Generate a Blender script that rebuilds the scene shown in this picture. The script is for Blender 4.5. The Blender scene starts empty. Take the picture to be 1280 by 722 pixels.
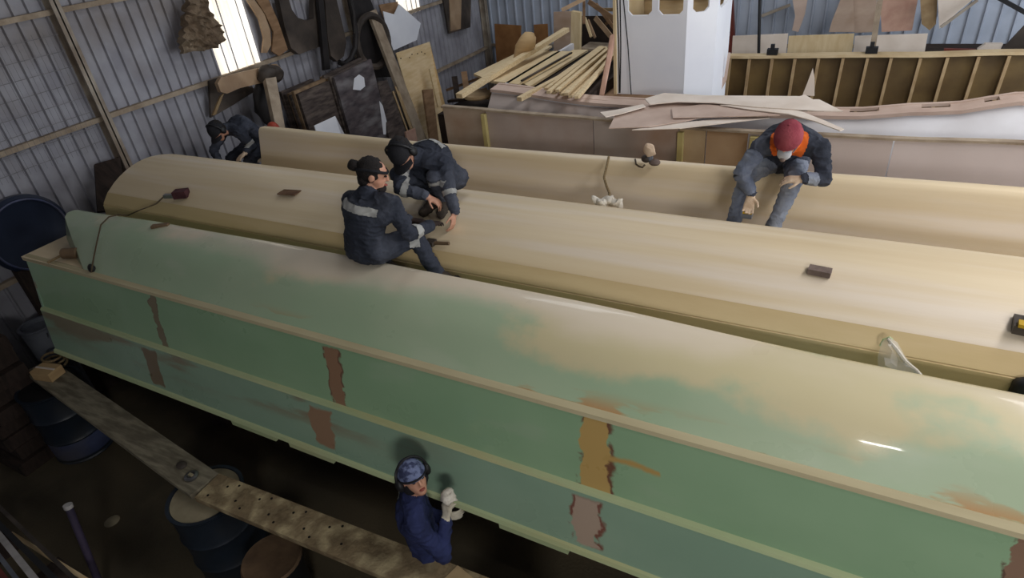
import bpy, bmesh, math, random
from mathutils import Vector, Matrix, noise
import numpy as np
random.seed(7)
SC = bpy.context.scene
COL = SC.collection

# ------------------------------------------------------------------ camera
F = 780.0                      # focal length in pixels of a 1280 x 722 frame
CAMZ = 4.65
R = ((0.88388258, 0.17276611, -0.43463025),
     (0.45678574, -0.51853219, 0.72282167),
     (-0.10049069, -0.83742238, -0.53723866))   # columns: right, down, forward
CP = Vector((0, 0, CAMZ))
cd = bpy.data.cameras.new('camera')
cam = bpy.data.objects.new('camera', cd)
COL.objects.link(cam)
m = Matrix.Identity(4)
for i in range(3):
    m[i][0] = R[i][0]; m[i][1] = -R[i][1]; m[i][2] = -R[i][2]; m[i][3] = CP[i]
cam.matrix_world = m
cd.sensor_width = 36; cd.lens = F / 1280 * 36
cd.clip_start = 0.05; cd.clip_end = 100
SC.camera = cam

# ------------------------------------------------------------------ light
SC.view_settings.view_transform = 'Standard'
SC.view_settings.look = 'None'
SC.view_settings.gamma = 1
SC.view_settings.use_curve_mapping = False
SC.view_settings.exposure = 0.0
W = bpy.data.worlds.new('world'); SC.world = W
W.use_nodes = True
bg = W.node_tree.nodes['Background']
bg.inputs[0].default_value = (0.62, 0.72, 0.9, 1); bg.inputs[1].default_value = 0.9


def area(name, loc, target, sx, sy, power, col):
    l = bpy.data.lights.new(name, 'AREA'); l.shape = 'RECTANGLE'
    l.size = sx; l.size_y = sy; l.energy = power; l.color = col
    o = bpy.data.objects.new(name, l); COL.objects.link(o)
    o.location = loc
    o.rotation_euler = (Vector(target) - Vector(loc)).to_track_quat('-Z', 'Y').to_euler()
    return o


# daylight through the big door in the right wall, the high window in the front wall, two roof lights, plus an added glint lamp
area('door_daylight', (6.9, 6.6, 2.8), (-3, 7.2, 2.2), 8.0, 4.4, 520, (0.90, 0.95, 1.0))
area('window_daylight', (2.7, -3.0, 5.0), (0.8, 3, 2.0), 1.3, 0.8, 140, (1.0, 0.98, 0.94))
area('added_glint_lamp', (0.95, 0.2, 6.8), (0.3, 2.5, 2.2), 0.38, 0.10, 14, (1.0, 0.99, 0.97))  # small added lamp, placed and sized for the glint on the green hull
area('skylight_daylight', (3.0, 5.0, 6.9), (3.0, 5.0, 0), 1.4, 6.0, 260, (1.0, 0.97, 0.95))
area('skylight_daylight', (-3.5, 9.0, 6.9), (-3.5, 9.0, 0), 1.4, 6.0, 105, (0.93, 0.96, 1.0))


# ------------------------------------------------------------------ helpers
def at(px, py, ax, val):
    """world point where the sight line of a photograph pixel meets a plane"""
    v = ((px - 640) / F, (py - 361) / F, 1.0)
    w = Vector([sum(R[i][k] * v[k] for k in range(3)) for i in range(3)])
    t = (val - CP[ax]) / w[ax]
    return CP + w * t


def rayd(px, py):
    v = ((px - 640) / F, (py - 361) / F, 1.0)
    return Vector([sum(R[i][k] * v[k] for k in range(3)) for i in range(3)]).normalized()


def limb(parent, px, py, L, far=False):
    """point on the sight line at bone length L from its parent joint"""
    d = rayd(px, py); o = CP - parent
    b = o.dot(d); c = o.dot(o) - L * L
    q = b * b - c
    t = -b if q < 0 else (-b + math.sqrt(q) if far else -b - math.sqrt(q))
    p = CP + d * t
    return parent + (p - parent).normalized() * L


def lin(c):
    r = []
    for v in c[:3]:
        v /= 255.0
        r.append(v / 12.92 if v <= 0.04045 else ((v + 0.055) / 1.055) ** 2.4)
    return (r[0], r[1], r[2], 1.0)


def newmat(name):
    m_ = bpy.data.materials.new(name); m_.use_nodes = True
    nt = m_.node_tree
    return m_, nt, nt.nodes, nt.links, nt.nodes['Principled BSDF']


def mat(name, c1, c2=None, scale=6.0, rough=0.75, bump=0.0, bscale=60.0, stretch=(1, 1, 1),
        metal=0.0, spec=0.3, c3=None, lo=0.35, hi=0.65, c3scale=1.6, c3amt=0.6):
    m_, nt, N, L, B = newmat(name)
    B.inputs['Roughness'].default_value = rough
    B.inputs['Metallic'].default_value = metal
    B.inputs['Specular IOR Level'].default_value = spec
    if c2 is None:
        c2 = tuple(max(0, v * 0.86) for v in c1)
    tc = N.new('ShaderNodeTexCoord'); mp = N.new('ShaderNodeMapping')
    mp.inputs['Scale'].default_value = stretch
    L.new(tc.outputs['Object'], mp.inputs['Vector'])
    n1 = N.new('ShaderNodeTexNoise'); n1.inputs['Scale'].default_value = scale
    n1.inputs['Detail'].default_value = 6
    L.new(mp.outputs[0], n1.inputs['Vector'])
    cr = N.new('ShaderNodeValToRGB')
    cr.color_ramp.elements[0].position = lo; cr.color_ramp.elements[0].color = lin(c1)
    cr.color_ramp.elements[1].position = hi; cr.color_ramp.elements[1].color = lin(c2)
    L.new(n1.outputs['Fac'], cr.inputs[0])
    out = cr.outputs[0]
    if c3:
        n3 = N.new('ShaderNodeTexNoise'); n3.inputs['Scale'].default_value = c3scale
        n3.inputs['Detail'].default_value = 5
        L.new(mp.outputs[0], n3.inputs['Vector'])
        r3 = N.new('ShaderNodeValToRGB')
        r3.color_ramp.elements[0].position = 0.48; r3.color_ramp.elements[0].color = (0, 0, 0, 1)
        r3.color_ramp.elements[1].position = 0.66; r3.color_ramp.elements[1].color = (c3amt, c3amt, c3amt, 1)
        L.new(n3.outputs['Fac'], r3.inputs[0])
        mx = N.new('ShaderNodeMix'); mx.data_type = 'RGBA'
        L.new(r3.outputs[0], mx.inputs[0]); L.new(out, mx.inputs[6]); mx.inputs[7].default_value = lin(c3)
        out = mx.outputs[2]
    L.new(out, B.inputs['Base Color'])
    if bump > 0:
        nb = N.new('ShaderNodeTexNoise'); nb.inputs['Scale'].default_value = bscale
        nb.inputs['Detail'].default_value = 5
        L.new(mp.outputs[0], nb.inputs['Vector'])
        bp = N.new('ShaderNodeBump'); bp.inputs['Strength'].default_value = bump
        bp.inputs['Distance'].default_value = 0.02
        L.new(nb.outputs['Fac'], bp.inputs['Height']); L.new(bp.outputs[0], B.inputs['Normal'])
    return m_


class MB:
    """collects shapes in world coordinates; build() links them as ONE mesh object"""

    def __init__(self):
        self.v = []; self.f = []; self.smooth = False

    def add(self, vs, fs):
        o = len(self.v)
        self.v += [Vector(p) for p in vs]
        self.f += [tuple(i + o for i in q) for q in fs]

    def box(self, x0, x1, y0, y1, z0, z1):
        self.add([(x0, y0, z0), (x1, y0, z0), (x1, y1, z0), (x0, y1, z0), (x0, y0, z1), (x1, y0, z1), (x1, y1, z1), (x0, y1, z1)],
                 [(0, 3, 2, 1), (4, 5, 6, 7), (0, 1, 5, 4), (1, 2, 6, 5), (2, 3, 7, 6), (3, 0, 4, 7)])
        return self

    def bar(self, a, b, w, h, up=(0, 0, 1), w2=None, h2=None):
        a = Vector(a); b = Vector(b); d = (b - a).normalized(); up = Vector(up)
        s = d.cross(up)
        if s.length < 1e-4: s = d.cross(Vector((0, 1, 0)))
        s.normalize(); u = s.cross(d).normalized()
        w2 = w if w2 is None else w2; h2 = h if h2 is None else h2
        vs = [a - s * w / 2 - u * h / 2, a + s * w / 2 - u * h / 2, a + s * w / 2 + u * h / 2, a - s * w / 2 + u * h / 2,
              b - s * w2 / 2 - u * h2 / 2, b + s * w2 / 2 - u * h2 / 2, b + s * w2 / 2 + u * h2 / 2, b - s * w2 / 2 + u * h2 / 2]
        self.add(vs, [(0, 1, 2, 3), (7, 6, 5, 4), (0, 4, 5, 1), (1, 5, 6, 2), (2, 6, 7, 3), (3, 7, 4, 0)])
        return self

    def tube(self, pts, r, n=8, caps=True):
        pts = [Vector(p) for p in pts]; rs = r if isinstance(r, (list, tuple)) else [r] * len(pts)
        vs = []; fs = []; ref = Vector((0.13, 0.21, 0.97))
        for i, p in enumerate(pts):
            d = (pts[min(i + 1, len(pts) - 1)] - pts[max(i - 1, 0)]).normalized()
            s = d.cross(ref)
            if s.length < 1e-3: s = d.cross(Vector((1, 0, 0)))
            s.normalize(); u = s.cross(d)
            ref = u if abs(d.dot(ref)) > 0.98 else ref
            for k in range(n):
                a = 2 * math.pi * k / n
                vs.append(p + (s * math.cos(a) + u * math.sin(a)) * rs[i])
        for i in range(len(pts) - 1):
            for k in range(n):
                fs.append((i * n + k, i * n + (k + 1) % n, (i + 1) * n + (k + 1) % n, (i + 1) * n + k))
        if caps:
            fs.append(tuple(range(n))[::-1]); fs.append(tuple((len(pts) - 1) * n + k for k in range(n)))
        self.add(vs, fs); self.smooth = True
        return self

    def lathe(self, c, prof, n=24, axis='Z', tilt=None):
        c = Vector(c); vs = []; fs = []
        M = tilt if tilt else Matrix.Identity(3)
        for r, z in prof:
            for k in range(n):
                a = 2 * math.pi * k / n
                vs.append(c + M @ Vector((r * math.cos(a), r * math.sin(a), z)))
        for i in range(len(prof) - 1):
            for k in range(n):
                fs.append((i * n + k, i * n + (k + 1) % n, (i + 1) * n + (k + 1) % n, (i + 1) * n + k))
        fs.append(tuple(range(n))[::-1]); fs.append(tuple((len(prof) - 1) * n + k for k in range(n)))
        self.add(vs, fs); self.smooth = True
        return self

    def prism(self, pts, t, away=None):
        """solid slab: the outline pts is its visible face, t its thickness away from the reader"""
        pts = [Vector(p) for p in pts]
        nrm = Vector((0, 0, 0))
        for i, p in enumerate(pts):
            q = pts[(i + 1) % len(pts)]
            nrm += Vector(((p.y - q.y) * (p.z + q.z), (p.z - q.z) * (p.x + q.x), (p.x - q.x) * (p.y + q.y)))
        nrm.normalize()
        c = sum(pts, Vector()) / len(pts)
        view = Vector(away) if away else (c - CP)
        if nrm.dot(view) > 0:
            pts.reverse(); nrm = -nrm
        n = len(pts)
        vs = pts + [p - nrm * t for p in pts]
        fs = [tuple(range(n)), tuple(range(2 * n - 1, n - 1, -1))]
        for i in range(n):
            fs.append((i, i + n, (i + 1) % n + n, (i + 1) % n))
        self.add(vs, fs)
        return self

    def ball(self, c, rx, ry=None, rz=None, seg=12, rings=8, M=None):
        ry = rx if ry is None else ry; rz = rx if rz is None else rz
        c = Vector(c); M = M or Matrix.Identity(3); vs = []; fs = []
        vs.append(c + M @ Vector((0, 0, rz)))
        for i in range(1, rings):
            th = math.pi * i / rings
            for k in range(seg):
                a = 2 * math.pi * k / seg
                vs.append(c + M @ Vector((rx * math.sin(th) * math.cos(a), ry * math.sin(th) * math.sin(a), rz * math.cos(th))))
        vs.append(c + M @ Vector((0, 0, -rz)))
        for k in range(seg):
            fs.append((0, 1 + k, 1 + (k + 1) % seg))
            fs.append((len(vs) - 1, 1 + (rings - 2) * seg + (k + 1) % seg, 1 + (rings - 2) * seg + k))
        for i in range(rings - 2):
            for k in range(seg):
                a = 1 + i * seg + k; b = 1 + i * seg + (k + 1) % seg
                fs.append((a, a + seg, b + seg, b))
        self.add(vs, fs); self.smooth = True
        return self

    def loft(self, xs, prof):
        """closed profile prof(x) -> [(y, z)...] swept along X, capped"""
        vs = []; fs = []; n = None
        for x in xs:
            pr = prof(x); n = len(pr)
            vs += [Vector((x, p[0], p[1])) for p in pr]
        for i in range(len(xs) - 1):
            for k in range(n):
                fs.append((i * n + k, i * n + (k + 1) % n, (i + 1) * n + (k + 1) % n, (i + 1) * n + k))
        fs.append(tuple(range(n))[::-1]); fs.append(tuple((len(xs) - 1) * n + k for k in range(n)))
        self.add(vs, fs); self.smooth = True
        return self

    def crumple(self, amp, sc, seed=0.0):
        for i, p in enumerate(self.v):
            q = p * sc + Vector((seed, seed * 1.7, seed * 0.3))
            self.v[i] = p + Vector((noise.noise(q), noise.noise(q + Vector((7, 3, 1))), noise.noise(q + Vector((2, 9, 5))))) * amp
        return self

    def build(self, name, material, parent=None, loc=None, sharp=35):
        base = parent_loc(parent) if parent is not None else (Vector(loc) if loc is not None else Vector((0, 0, 0)))
        me = bpy.data.meshes.new(name)
        me.from_pydata([tuple(p - base) for p in self.v], [], self.f)
        bm = bmesh.new(); bm.from_mesh(me)
        bmesh.ops.recalc_face_normals(bm, faces=bm.faces)
        bm.to_mesh(me); bm.free()
        me.materials.append(material)
        if self.smooth:
            me.polygons.foreach_set('use_smooth', [True] * len(me.polygons))
            me.set_sharp_from_angle(angle=math.radians(sharp))
        me.update()
        o = bpy.data.objects.new(name, me); COL.objects.link(o)
        if parent is not None:
            o.parent = parent
        else:
            o.location = base
        return o


def parent_loc(p):
    v = Vector((0, 0, 0))
    while p is not None:
        v += p.location; p = p.parent
    return v


def center(pts):
    pts = [Vector(p) for p in pts]
    c = sum(pts, Vector()) / len(pts)
    c.z = min(p.z for p in pts)
    return c


def tag(o, label, cat, group=None, kind=None):
    o['label'] = label; o['category'] = cat
    if group: o['group'] = group
    if kind: o['kind'] = kind
    return o


def thing(name, label, cat, loc=(0, 0, 0), group=None):
    o = bpy.data.objects.new(name, None); COL.objects.link(o)
    o.location = loc; o.empty_display_size = 0.1
    return tag(o, label, cat, group)


def single(mb, name, material, label, cat, group=None, sharp=35):
    o = mb.build(name, material, None, center(mb.v), sharp)
    return tag(o, label, cat, group)


def structure(o):
    o['kind'] = 'structure'
    return o


def struct_empty(name, loc=(0, 0, 0)):
    o = bpy.data.objects.new(name, None); COL.objects.link(o); o.location = loc
    return structure(o)


def slab(name, material, pix, ax, val, t, label, cat, group=None):
    """a flat board seen as the outline pix, standing in the plane axis = val (val may vary per corner)"""
    pts = []
    for q in pix:
        p = at(q[0], q[1], ax, q[2] if len(q) > 2 else val)
        if len(q) > 3: p.z = q[3]
        pts.append(p)
    return single(MB().prism(pts, t), name, material, label, cat, group)


# ------------------------------------------------------------------ materials
M = {}
M['sheet'] = mat('wall_sheet', (164, 164, 172), (142, 141, 149), 2.5, 0.55, 0.06, 30, spec=0.4, c3=(118, 104, 88), c3scale=0.9, c3amt=0.55)
M['sheet_back'] = mat('back_sheet', (176, 184, 198), (156, 164, 178), 2.0, 0.5, 0.05, 30, spec=0.4)
M['steel'] = mat('painted_steel', (176, 166, 152), (146, 134, 120), 5, 0.6, 0.1, 40, c3=(96, 74, 58))
M['dust_wood'] = mat('dusty_timber', (172, 156, 136), (138, 122, 104), 6, 0.85, 0.25, 50, c3=(170, 156, 138))
M['floor'] = mat('floor_concrete', (84, 76, 60), (58, 52, 42), 1.6, 0.9, 0.3, 40, c3=(104, 92, 70), c3scale=0.8)
M['roof'] = mat('roof_sheet', (120, 120, 122), (100, 100, 104), 2, 0.6)
M['tan'] = mat('tan_fairing', (226, 209, 178), (212, 191, 154), 1.8, 0.5, 0.05, 30, (0.22, 4, 4), spec=0.4, lo=0.25, hi=0.75, c3=(232, 220, 206), c3scale=1.2, c3amt=0.7)
M['tan_side'] = mat('tan_side', (212, 190, 148), (196, 170, 124), 2.0, 0.6, 0.05, 30, (0.4, 2, 2), spec=0.3, c3=(206, 186, 140), c3scale=1.0)
M['tan_strip'] = mat('tan_strip', (194, 184, 150), (178, 166, 132), 3, 0.6, 0.05, 30, (0.3, 2, 2))
M['green_strip'] = mat('pale_green_strip', (190, 200, 156), (176, 192, 146), 2.5, 0.6, 0.06, 30, (0.4, 2, 2), c3=(196, 182, 130), c3amt=0.7)
M['ply'] = mat('plywood', (196, 166, 122), (178, 146, 104), 3, 0.7, 0.05, 60, (1, 1, 6))
M['ply_light'] = mat('light_plywood', (222, 202, 164), (208, 184, 142), 3, 0.7, 0.04, 60, (4, 1, 1))
M['ply_pink'] = mat('pinkish_plywood', (190, 168, 150), (172, 148, 130), 2.2, 0.7, 0.04, 50, (1, 1, 2), c3=(150, 122, 96))
M['ply_yellow'] = mat('yellow_plywood', (228, 204, 164), (212, 184, 138), 3, 0.7, 0.06, 60, (1, 1, 5))
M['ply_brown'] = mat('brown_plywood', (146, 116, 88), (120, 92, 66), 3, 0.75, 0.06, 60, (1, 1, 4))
M['batten'] = mat('pale_batten', (226, 206, 168), (206, 180, 138), 8, 0.7, 0.08, 80, (1, 6, 6))
M['pink_wood'] = mat('pink_timber', (212, 174, 154), (194, 152, 134), 6, 0.7, 0.08, 60)
M['dark_board'] = mat('weathered_dark_board', (84, 74, 70), (56, 48, 46), 5, 0.8, 0.3, 40, (1, 1, 5), c3=(120, 108, 98), c3scale=3, c3amt=0.5)
M['dark_board_dust'] = mat('weathered_board_dusted', (98, 90, 92), (66, 60, 64), 4, 0.7, 0.3, 40, (1, 1, 3), c3=(150, 148, 150), c3scale=1.7, c3amt=0.5)
M['board_edge'] = mat('board_edge', (150, 126, 98), (110, 90, 70), 9, 0.85, 0.2, 60)
M['mould'] = mat('dark_mould', (72, 64, 58), (54, 48, 44), 4, 0.55, 0.1, 40, c3=(112, 100, 90))
M['mould_rim'] = mat('mould_rim', (44, 40, 40), (32, 30, 30), 5, 0.6)
M['template'] = mat('template_ply', (176, 150, 122), (154, 126, 98), 4, 0.75, 0.1, 50, c3=(132, 110, 90))
M['template_pale'] = mat('pale_template', (232, 220, 208), (216, 202, 188), 3, 0.7, 0.05, 50)
M['template_dark'] = mat('rosy_template', (204, 182, 168), (184, 160, 146), 3, 0.7, 0.05, 50)
M['white'] = mat('white_gelcoat', (238, 240, 246), (230, 232, 240), 1.5, 0.45, spec=0.4)
M['white_dirty'] = mat('dusty_white_gelcoat', (228, 228, 232), (212, 210, 212), 1.8, 0.5, spec=0.35)
M['paper'] = mat('white_sheet', (232, 234, 240), (220, 222, 230), 2, 0.7)
M['frp'] = mat('raw_laminate', (112, 92, 56), (84, 66, 40), 2.2, 0.5, 0.1, 30, spec=0.4, c3=(74, 58, 36), c3scale=.7)
M['frame_wood'] = mat('frame_timber', (176, 152, 116), (150, 124, 90), 6, 0.7, 0.1, 60)
M['post_yellow'] = mat('yellow_green_post', (192, 178, 122), (170, 154, 100), 5, 0.65)
M['maroon'] = mat('maroon_paint', (120, 58, 48), (92, 42, 36), 4, 0.6)
M['orange_ply'] = mat('orange_board', (156, 112, 70), (130, 90, 54), 3, 0.7)
M['blue_plastic'] = mat('dark_blue_plastic', (36, 44, 62), (27, 34, 50), 3, 0.4, spec=0.5)
M['drum'] = mat('navy_drum', (30, 40, 52), (20, 28, 38), 3, 0.4, spec=0.5, c3=(60, 58, 54), c3amt=0.4)
M['bucket'] = mat('grey_bucket', (108, 112, 120), (84, 88, 98), 4, 0.5, c3=(60, 58, 58))
M['bucket_blue'] = mat('blue_bucket', (70, 78, 108), (54, 60, 86), 4, 0.5, c3=(90, 86, 84))
M['lid'] = mat('dusty_drum_lid', (158, 148, 122), (128, 118, 96), 5, 0.7, 0.1, 50, c3=(96, 88, 74))
M['dust_lid'] = mat('brown_pail_lid', (110, 88, 66), (84, 66, 50), 5, 0.8, 0.2, 50)
M['black'] = mat('black_plastic', (30, 30, 32), (22, 22, 24), 6, 0.5, spec=0.4)
M['dark_brown'] = mat('dark_brown_timber', (58, 46, 40), (40, 32, 28), 5, 0.85, 0.3, 40, (1, 4, 1))
M['plank'] = mat('scaffold_plank', (148, 140, 120), (118, 110, 94), 5, 0.85, 0.3, 60, (1, 5, 5), c3=(92, 84, 70), c3scale=2.5)
M['plank_spot'] = mat('spattered_plank', (138, 120, 92), (106, 90, 68), 14, 0.85, 0.4, 50, (1, 1, 1), c3=(196, 178, 140), c3scale=7, c3amt=0.8)
M['hole'] = mat('hole_dark', (30, 26, 22), (24, 20, 18), 5, 0.9)
M['cloth_sack'] = mat('dusty_sacking', (132, 114, 94), (96, 80, 64), 9, 0.95, 0.6, 40, c3=(160, 144, 122))
M['rag'] = mat('white_rag', (226, 220, 208), (204, 196, 182), 9, 0.95, 0.5, 60)
M['rope'] = mat('hemp_rope', (150, 130, 96), (116, 98, 70), 60, 0.95, 0.5, 200)
M['cable'] = mat('dark_cable', (88, 74, 54), (66, 54, 40), 20, 0.7)
M['wood_tool'] = mat('tool_wood', (124, 102, 78), (98, 80, 60), 10, 0.7)
M['sand'] = mat('sandpaper_brown', (120, 92, 70), (98, 72, 54), 20, 0.95, 0.4, 200)
M['sand_grey'] = mat('sanding_block_grey', (124, 108, 100), (104, 90, 84), 20, 0.9, 0.3, 200)
M['maroon_pad'] = mat('maroon_pad', (84, 50, 54), (66, 38, 42), 20, 0.9, 0.3, 100)
M['metal'] = mat('bare_steel', (150, 150, 152), (122, 122, 124), 10, 0.35, metal=0.8)
M['yellow'] = mat('yellow_plastic', (196, 160, 40), (176, 140, 30), 5, 0.5)
M['purple_pipe'] = mat('purple_pipe', (66, 58, 78), (52, 46, 62), 5, 0.4, spec=0.5)
M['strip_white'] = mat('white_strip', (176, 172, 170), (150, 146, 144), 6, 0.5)
M['red'] = mat('red_plastic', (170, 70, 50), (146, 56, 40), 5, 0.5)
M['wire'] = mat('galvanised_wire', (140, 138, 140), (116, 114, 116), 8, 0.6, metal=0.3)
# people
M['navy'] = mat('navy_coverall', (56, 60, 72), (38, 42, 52), 7, 0.9, 0.35, 45, c3=(104, 108, 120), c3scale=2.6, c3amt=0.5)
M['navy_dark'] = mat('dark_navy_coverall', (48, 56, 98), (34, 40, 72), 7, 0.9, 0.35, 45)
M['jeans'] = mat('dusty_jeans', (122, 128, 142), (92, 100, 118), 8, 0.95, 0.35, 60, c3=(156, 160, 166), c3scale=4, c3amt=0.7)
M['skin'] = mat('skin', (200, 152, 128), (186, 136, 112), 12, 0.6)
M['hair'] = mat('black_hair', (34, 28, 26), (22, 18, 18), 30, 0.7, 0.6, 120)
M['cap_black'] = mat('black_cap', (36, 36, 40), (26, 26, 30), 12, 0.9, 0.2, 90)
M['cap_red'] = mat('dusty_red_cap', (150, 76, 84), (128, 58, 68), 9, 0.95, 0.3, 80, c3=(184, 110, 112), spec=.1)
M['cap_blue'] = mat('blue_grey_cap', (112, 122, 156), (60, 66, 96), 22, 0.9, 0.3, 80, lo=0.45, hi=0.55)
M['reflective'] = mat('reflective_grey', (168, 168, 164), (148, 148, 146), 10, 0.5, spec=0.5)
M['mask'] = mat('grey_respirator', (196, 196, 196), (160, 160, 164), 8, 0.7)
M['orange'] = mat('orange_cloth', (226, 112, 44), (200, 92, 34), 8, 0.9)
M['glove'] = mat('tan_glove', (214, 192, 168), (196, 170, 144), 12, 0.9, 0.3, 80)
M['glove_white'] = mat('white_glove', (222, 214, 196), (198, 188, 166), 12, 0.9, 0.4, 80)
M['glove_dark'] = mat('dark_glove', (58, 46, 42), (44, 34, 32), 12, 0.9, 0.3, 80)
M['boot'] = mat('worn_boot', (70, 62, 54), (52, 44, 40), 12, 0.8, 0.3, 60)
M['eye'] = mat('eye_dark', (30, 22, 20), (24, 18, 16), 5, 0.3)
M['lip'] = mat('lips', (160, 90, 80), (150, 84, 74), 5, 0.6)


def translucent(name, col, strength):
    m_, nt, N, L, B = newmat(name)
    B.inputs['Base Color'].default_value = lin(col)
    B.inputs['Roughness'].default_value = 0.6
    tc = N.new('ShaderNodeTexCoord'); n1 = N.new('ShaderNodeTexNoise'); n1.inputs['Scale'].default_value = 1.0
    mp = N.new('ShaderNodeMapping'); mp.inputs['Scale'].default_value = (1, 9, .5)
    L.new(tc.outputs['Object'], mp.inputs['Vector']); L.new(mp.outputs[0], n1.inputs['Vector'])
    cr = N.new('ShaderNodeValToRGB')
    cr.color_ramp.elements[0].position = 0.3; cr.color_ramp.elements[0].color = lin((214, 192, 160))
    cr.color_ramp.elements[1].position = 0.62; cr.color_ramp.elements[1].color = lin((255, 250, 240))
    L.new(n1.outputs['Fac'], cr.inputs[0]); L.new(cr.outputs[0], B.inputs['Emission Color'])
    B.inputs['Emission Strength'].default_value = strength
    return m_


M['daylit'] = translucent('daylit_translucent_sheet', (230, 225, 215), 1.0)

m_, nt, N, L, B = newmat('thin_clear_plastic')
B.inputs['Base Color'].default_value = (0.9, 0.9, 0.88, 1); B.inputs['Roughness'].default_value = 0.25
B.inputs['Alpha'].default_value = 0.3
M['plastic'] = m_
m_, nt, N, L, B = newmat('glass_pane')
B.inputs['Base Color'].default_value = (0.9, 0.95, 0.95, 1); B.inputs['Roughness'].default_value = 0.05
B.inputs['Alpha'].default_value = 0.2
M['glass'] = m_


def hull_green(name, origin, body, patches, dust, streak_z=None):
    """green primer with tan filler: dust = (z0, z1) blends to tan fairing towards the ridge,
    patches = [(x, half width, z0, z1, colour)] filler over the plank seams"""
    m_, nt, N, L, B = newmat(name)
    B.inputs['Coat Weight'].default_value = 0.35; B.inputs['Coat Roughness'].default_value = 0.05
    B.inputs['Specular IOR Level'].default_value = 0.35
    tc = N.new('ShaderNodeTexCoord'); mp = N.new('ShaderNodeMapping')
    mp.inputs['Location'].default_value = origin
    L.new(tc.outputs['Object'], mp.inputs['Vector'])
    sep = N.new('ShaderNodeSeparateXYZ'); L.new(mp.outputs[0], sep.inputs[0])

    def nz(scale, stretch, detail=5):
        mm = N.new('ShaderNodeMapping'); mm.inputs['Scale'].default_value = stretch
        L.new(mp.outputs[0], mm.inputs['Vector'])
        t = N.new('ShaderNodeTexNoise'); t.inputs['Scale'].default_value = scale; t.inputs['Detail'].default_value = detail
        L.new(mm.outputs[0], t.inputs['Vector'])
        return t.outputs['Fac']

    def mth(op, a, b=None, clamp=False):
        q = N.new('ShaderNodeMath'); q.operation = op; q.use_clamp = clamp
        for i, s in enumerate((a, b)):
            if s is None: continue
            if isinstance(s, (int, float)): q.inputs[i].default_value = s
            else: L.new(s, q.inputs[i])
        return q.outputs[0]

    def mr(v, a, b, c=0.0, d=1.0):
        q = N.new('ShaderNodeMapRange'); q.interpolation_type = 'SMOOTHSTEP'
        L.new(v, q.inputs[0])
        for i, s in enumerate((a, b, c, d)): q.inputs[i + 1].default_value = s
        return q.outputs[0]

    def mix(f, a, b):
        q = N.new('ShaderNodeMix'); q.data_type = 'RGBA'
        if isinstance(f, float): q.inputs[0].default_value = f
        else: L.new(f, q.inputs[0])
        for i, s in ((6, a), (7, b)):
            if isinstance(s, tuple): q.inputs[i].default_value = lin(s)
            else: L.new(s, q.inputs[i])
        return q.outputs[2]

    base = mix(mr(nz(1.1, (0.6, 1, 1)), 0.35, 0.65), body[0], body[1])
    base = mix(mr(nz(2.4, (0.5, 1, 1.5)), 0.58, 0.7, 0, 0.35), base, body[2])
    jitter = mth('MULTIPLY', mth('SUBTRACT', nz(1.3, (0.7, 1, 1.2), 8), 0.5), 1.0)
    fine = mth('MULTIPLY', mth('SUBTRACT', nz(9, (1, 1, 1), 8), 0.5), 0.12)
    if dust:
        zz = mth('ADD', mth('ADD', sep.outputs[2], mr(sep.outputs[0], -3.0, -1.2, -.13, 0.0)), mth('ADD', mth('MULTIPLY', jitter, 0.62), mth('MULTIPLY', fine, 0.6)))
        base = mix(mr(zz, dust[0], dust[1], 0, 0.85), base, (214, 198, 158))
        base = mix(mr(mth('ADD', sep.outputs[2], mth('MULTIPLY', jitter, 0.16)), dust[1] + 0.02, dust[1] + 0.09, 0, 0.85), base, (228, 214, 194))
        # brown scuffs where the filler runs along the chine
        sc_ = mth('MULTIPLY', mr(nz(2.6, (0.45, 1, 3.2), 7), 0.555, 0.6), mr(sep.outputs[2], dust[0] - 0.02, dust[0] - 0.12))
        base = mix(sc_, base, (184, 140, 92))
    if streak_z:
        st = mth('MULTIPLY', mr(nz(2.2, (0.4, 1, 2.0), 7), 0.47, 0.56, 0, 0.6), mr(sep.outputs[2], streak_z[0], streak_z[1]))
        st = mth('MULTIPLY', st, mr(sep.outputs[0], -1.6, -3.2))
        base = mix(st, base, (146, 104, 80))
    edge_n = mth('MULTIPLY', mth('SUBTRACT', nz(7, (1, 1, 1), 6), 0.5), 0.16)
    for (x, hw, z0, z1, c, rim) in patches:
        d = mth('ABSOLUTE', mth('ADD', mth('SUBTRACT', sep.outputs[0], x), edge_n))
        zb = mth('MULTIPLY', mr(mth('ADD', sep.outputs[2], mth('MULTIPLY', edge_n, 0.6)), z0, z0 + 0.03), mr(mth('ADD', sep.outputs[2], mth('MULTIPLY', edge_n, 0.6)), z1, z1 - 0.03))
        if rim:
            fr = mth('MULTIPLY', mth('MULTIPLY', mr(d, hw * 1.45, hw * 1.15), zb), mr(nz(8, (1, 1, 1), 4), 0.42, 0.5))
            base = mix(fr, base, rim)
        base = mix(mth('MULTIPLY', mr(d, hw * 1.1, hw * 0.95), zb), base, c)
    L.new(base, B.inputs['Base Color'])
    rg = mr(nz(3, (1, 1, 1)), 0.3, 0.7, 0.26, 0.5)
    L.new(rg, B.inputs['Roughness'])
    return m_

# ------------------------------------------------------------------ the shed
XL, XR, YF, YB, ZT = -8.0, 7.0, -3.2, 13.5, 7.0
structure(MB().box(XL - .1, XR + .1, YF - .1, YB + .1, -0.2, 0).build('floor', M['floor']))
structure(MB().box(XL - .1, XR + .1, YF - .1, YB + .1, ZT, ZT + .1).build('ceiling', M['roof']))


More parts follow.
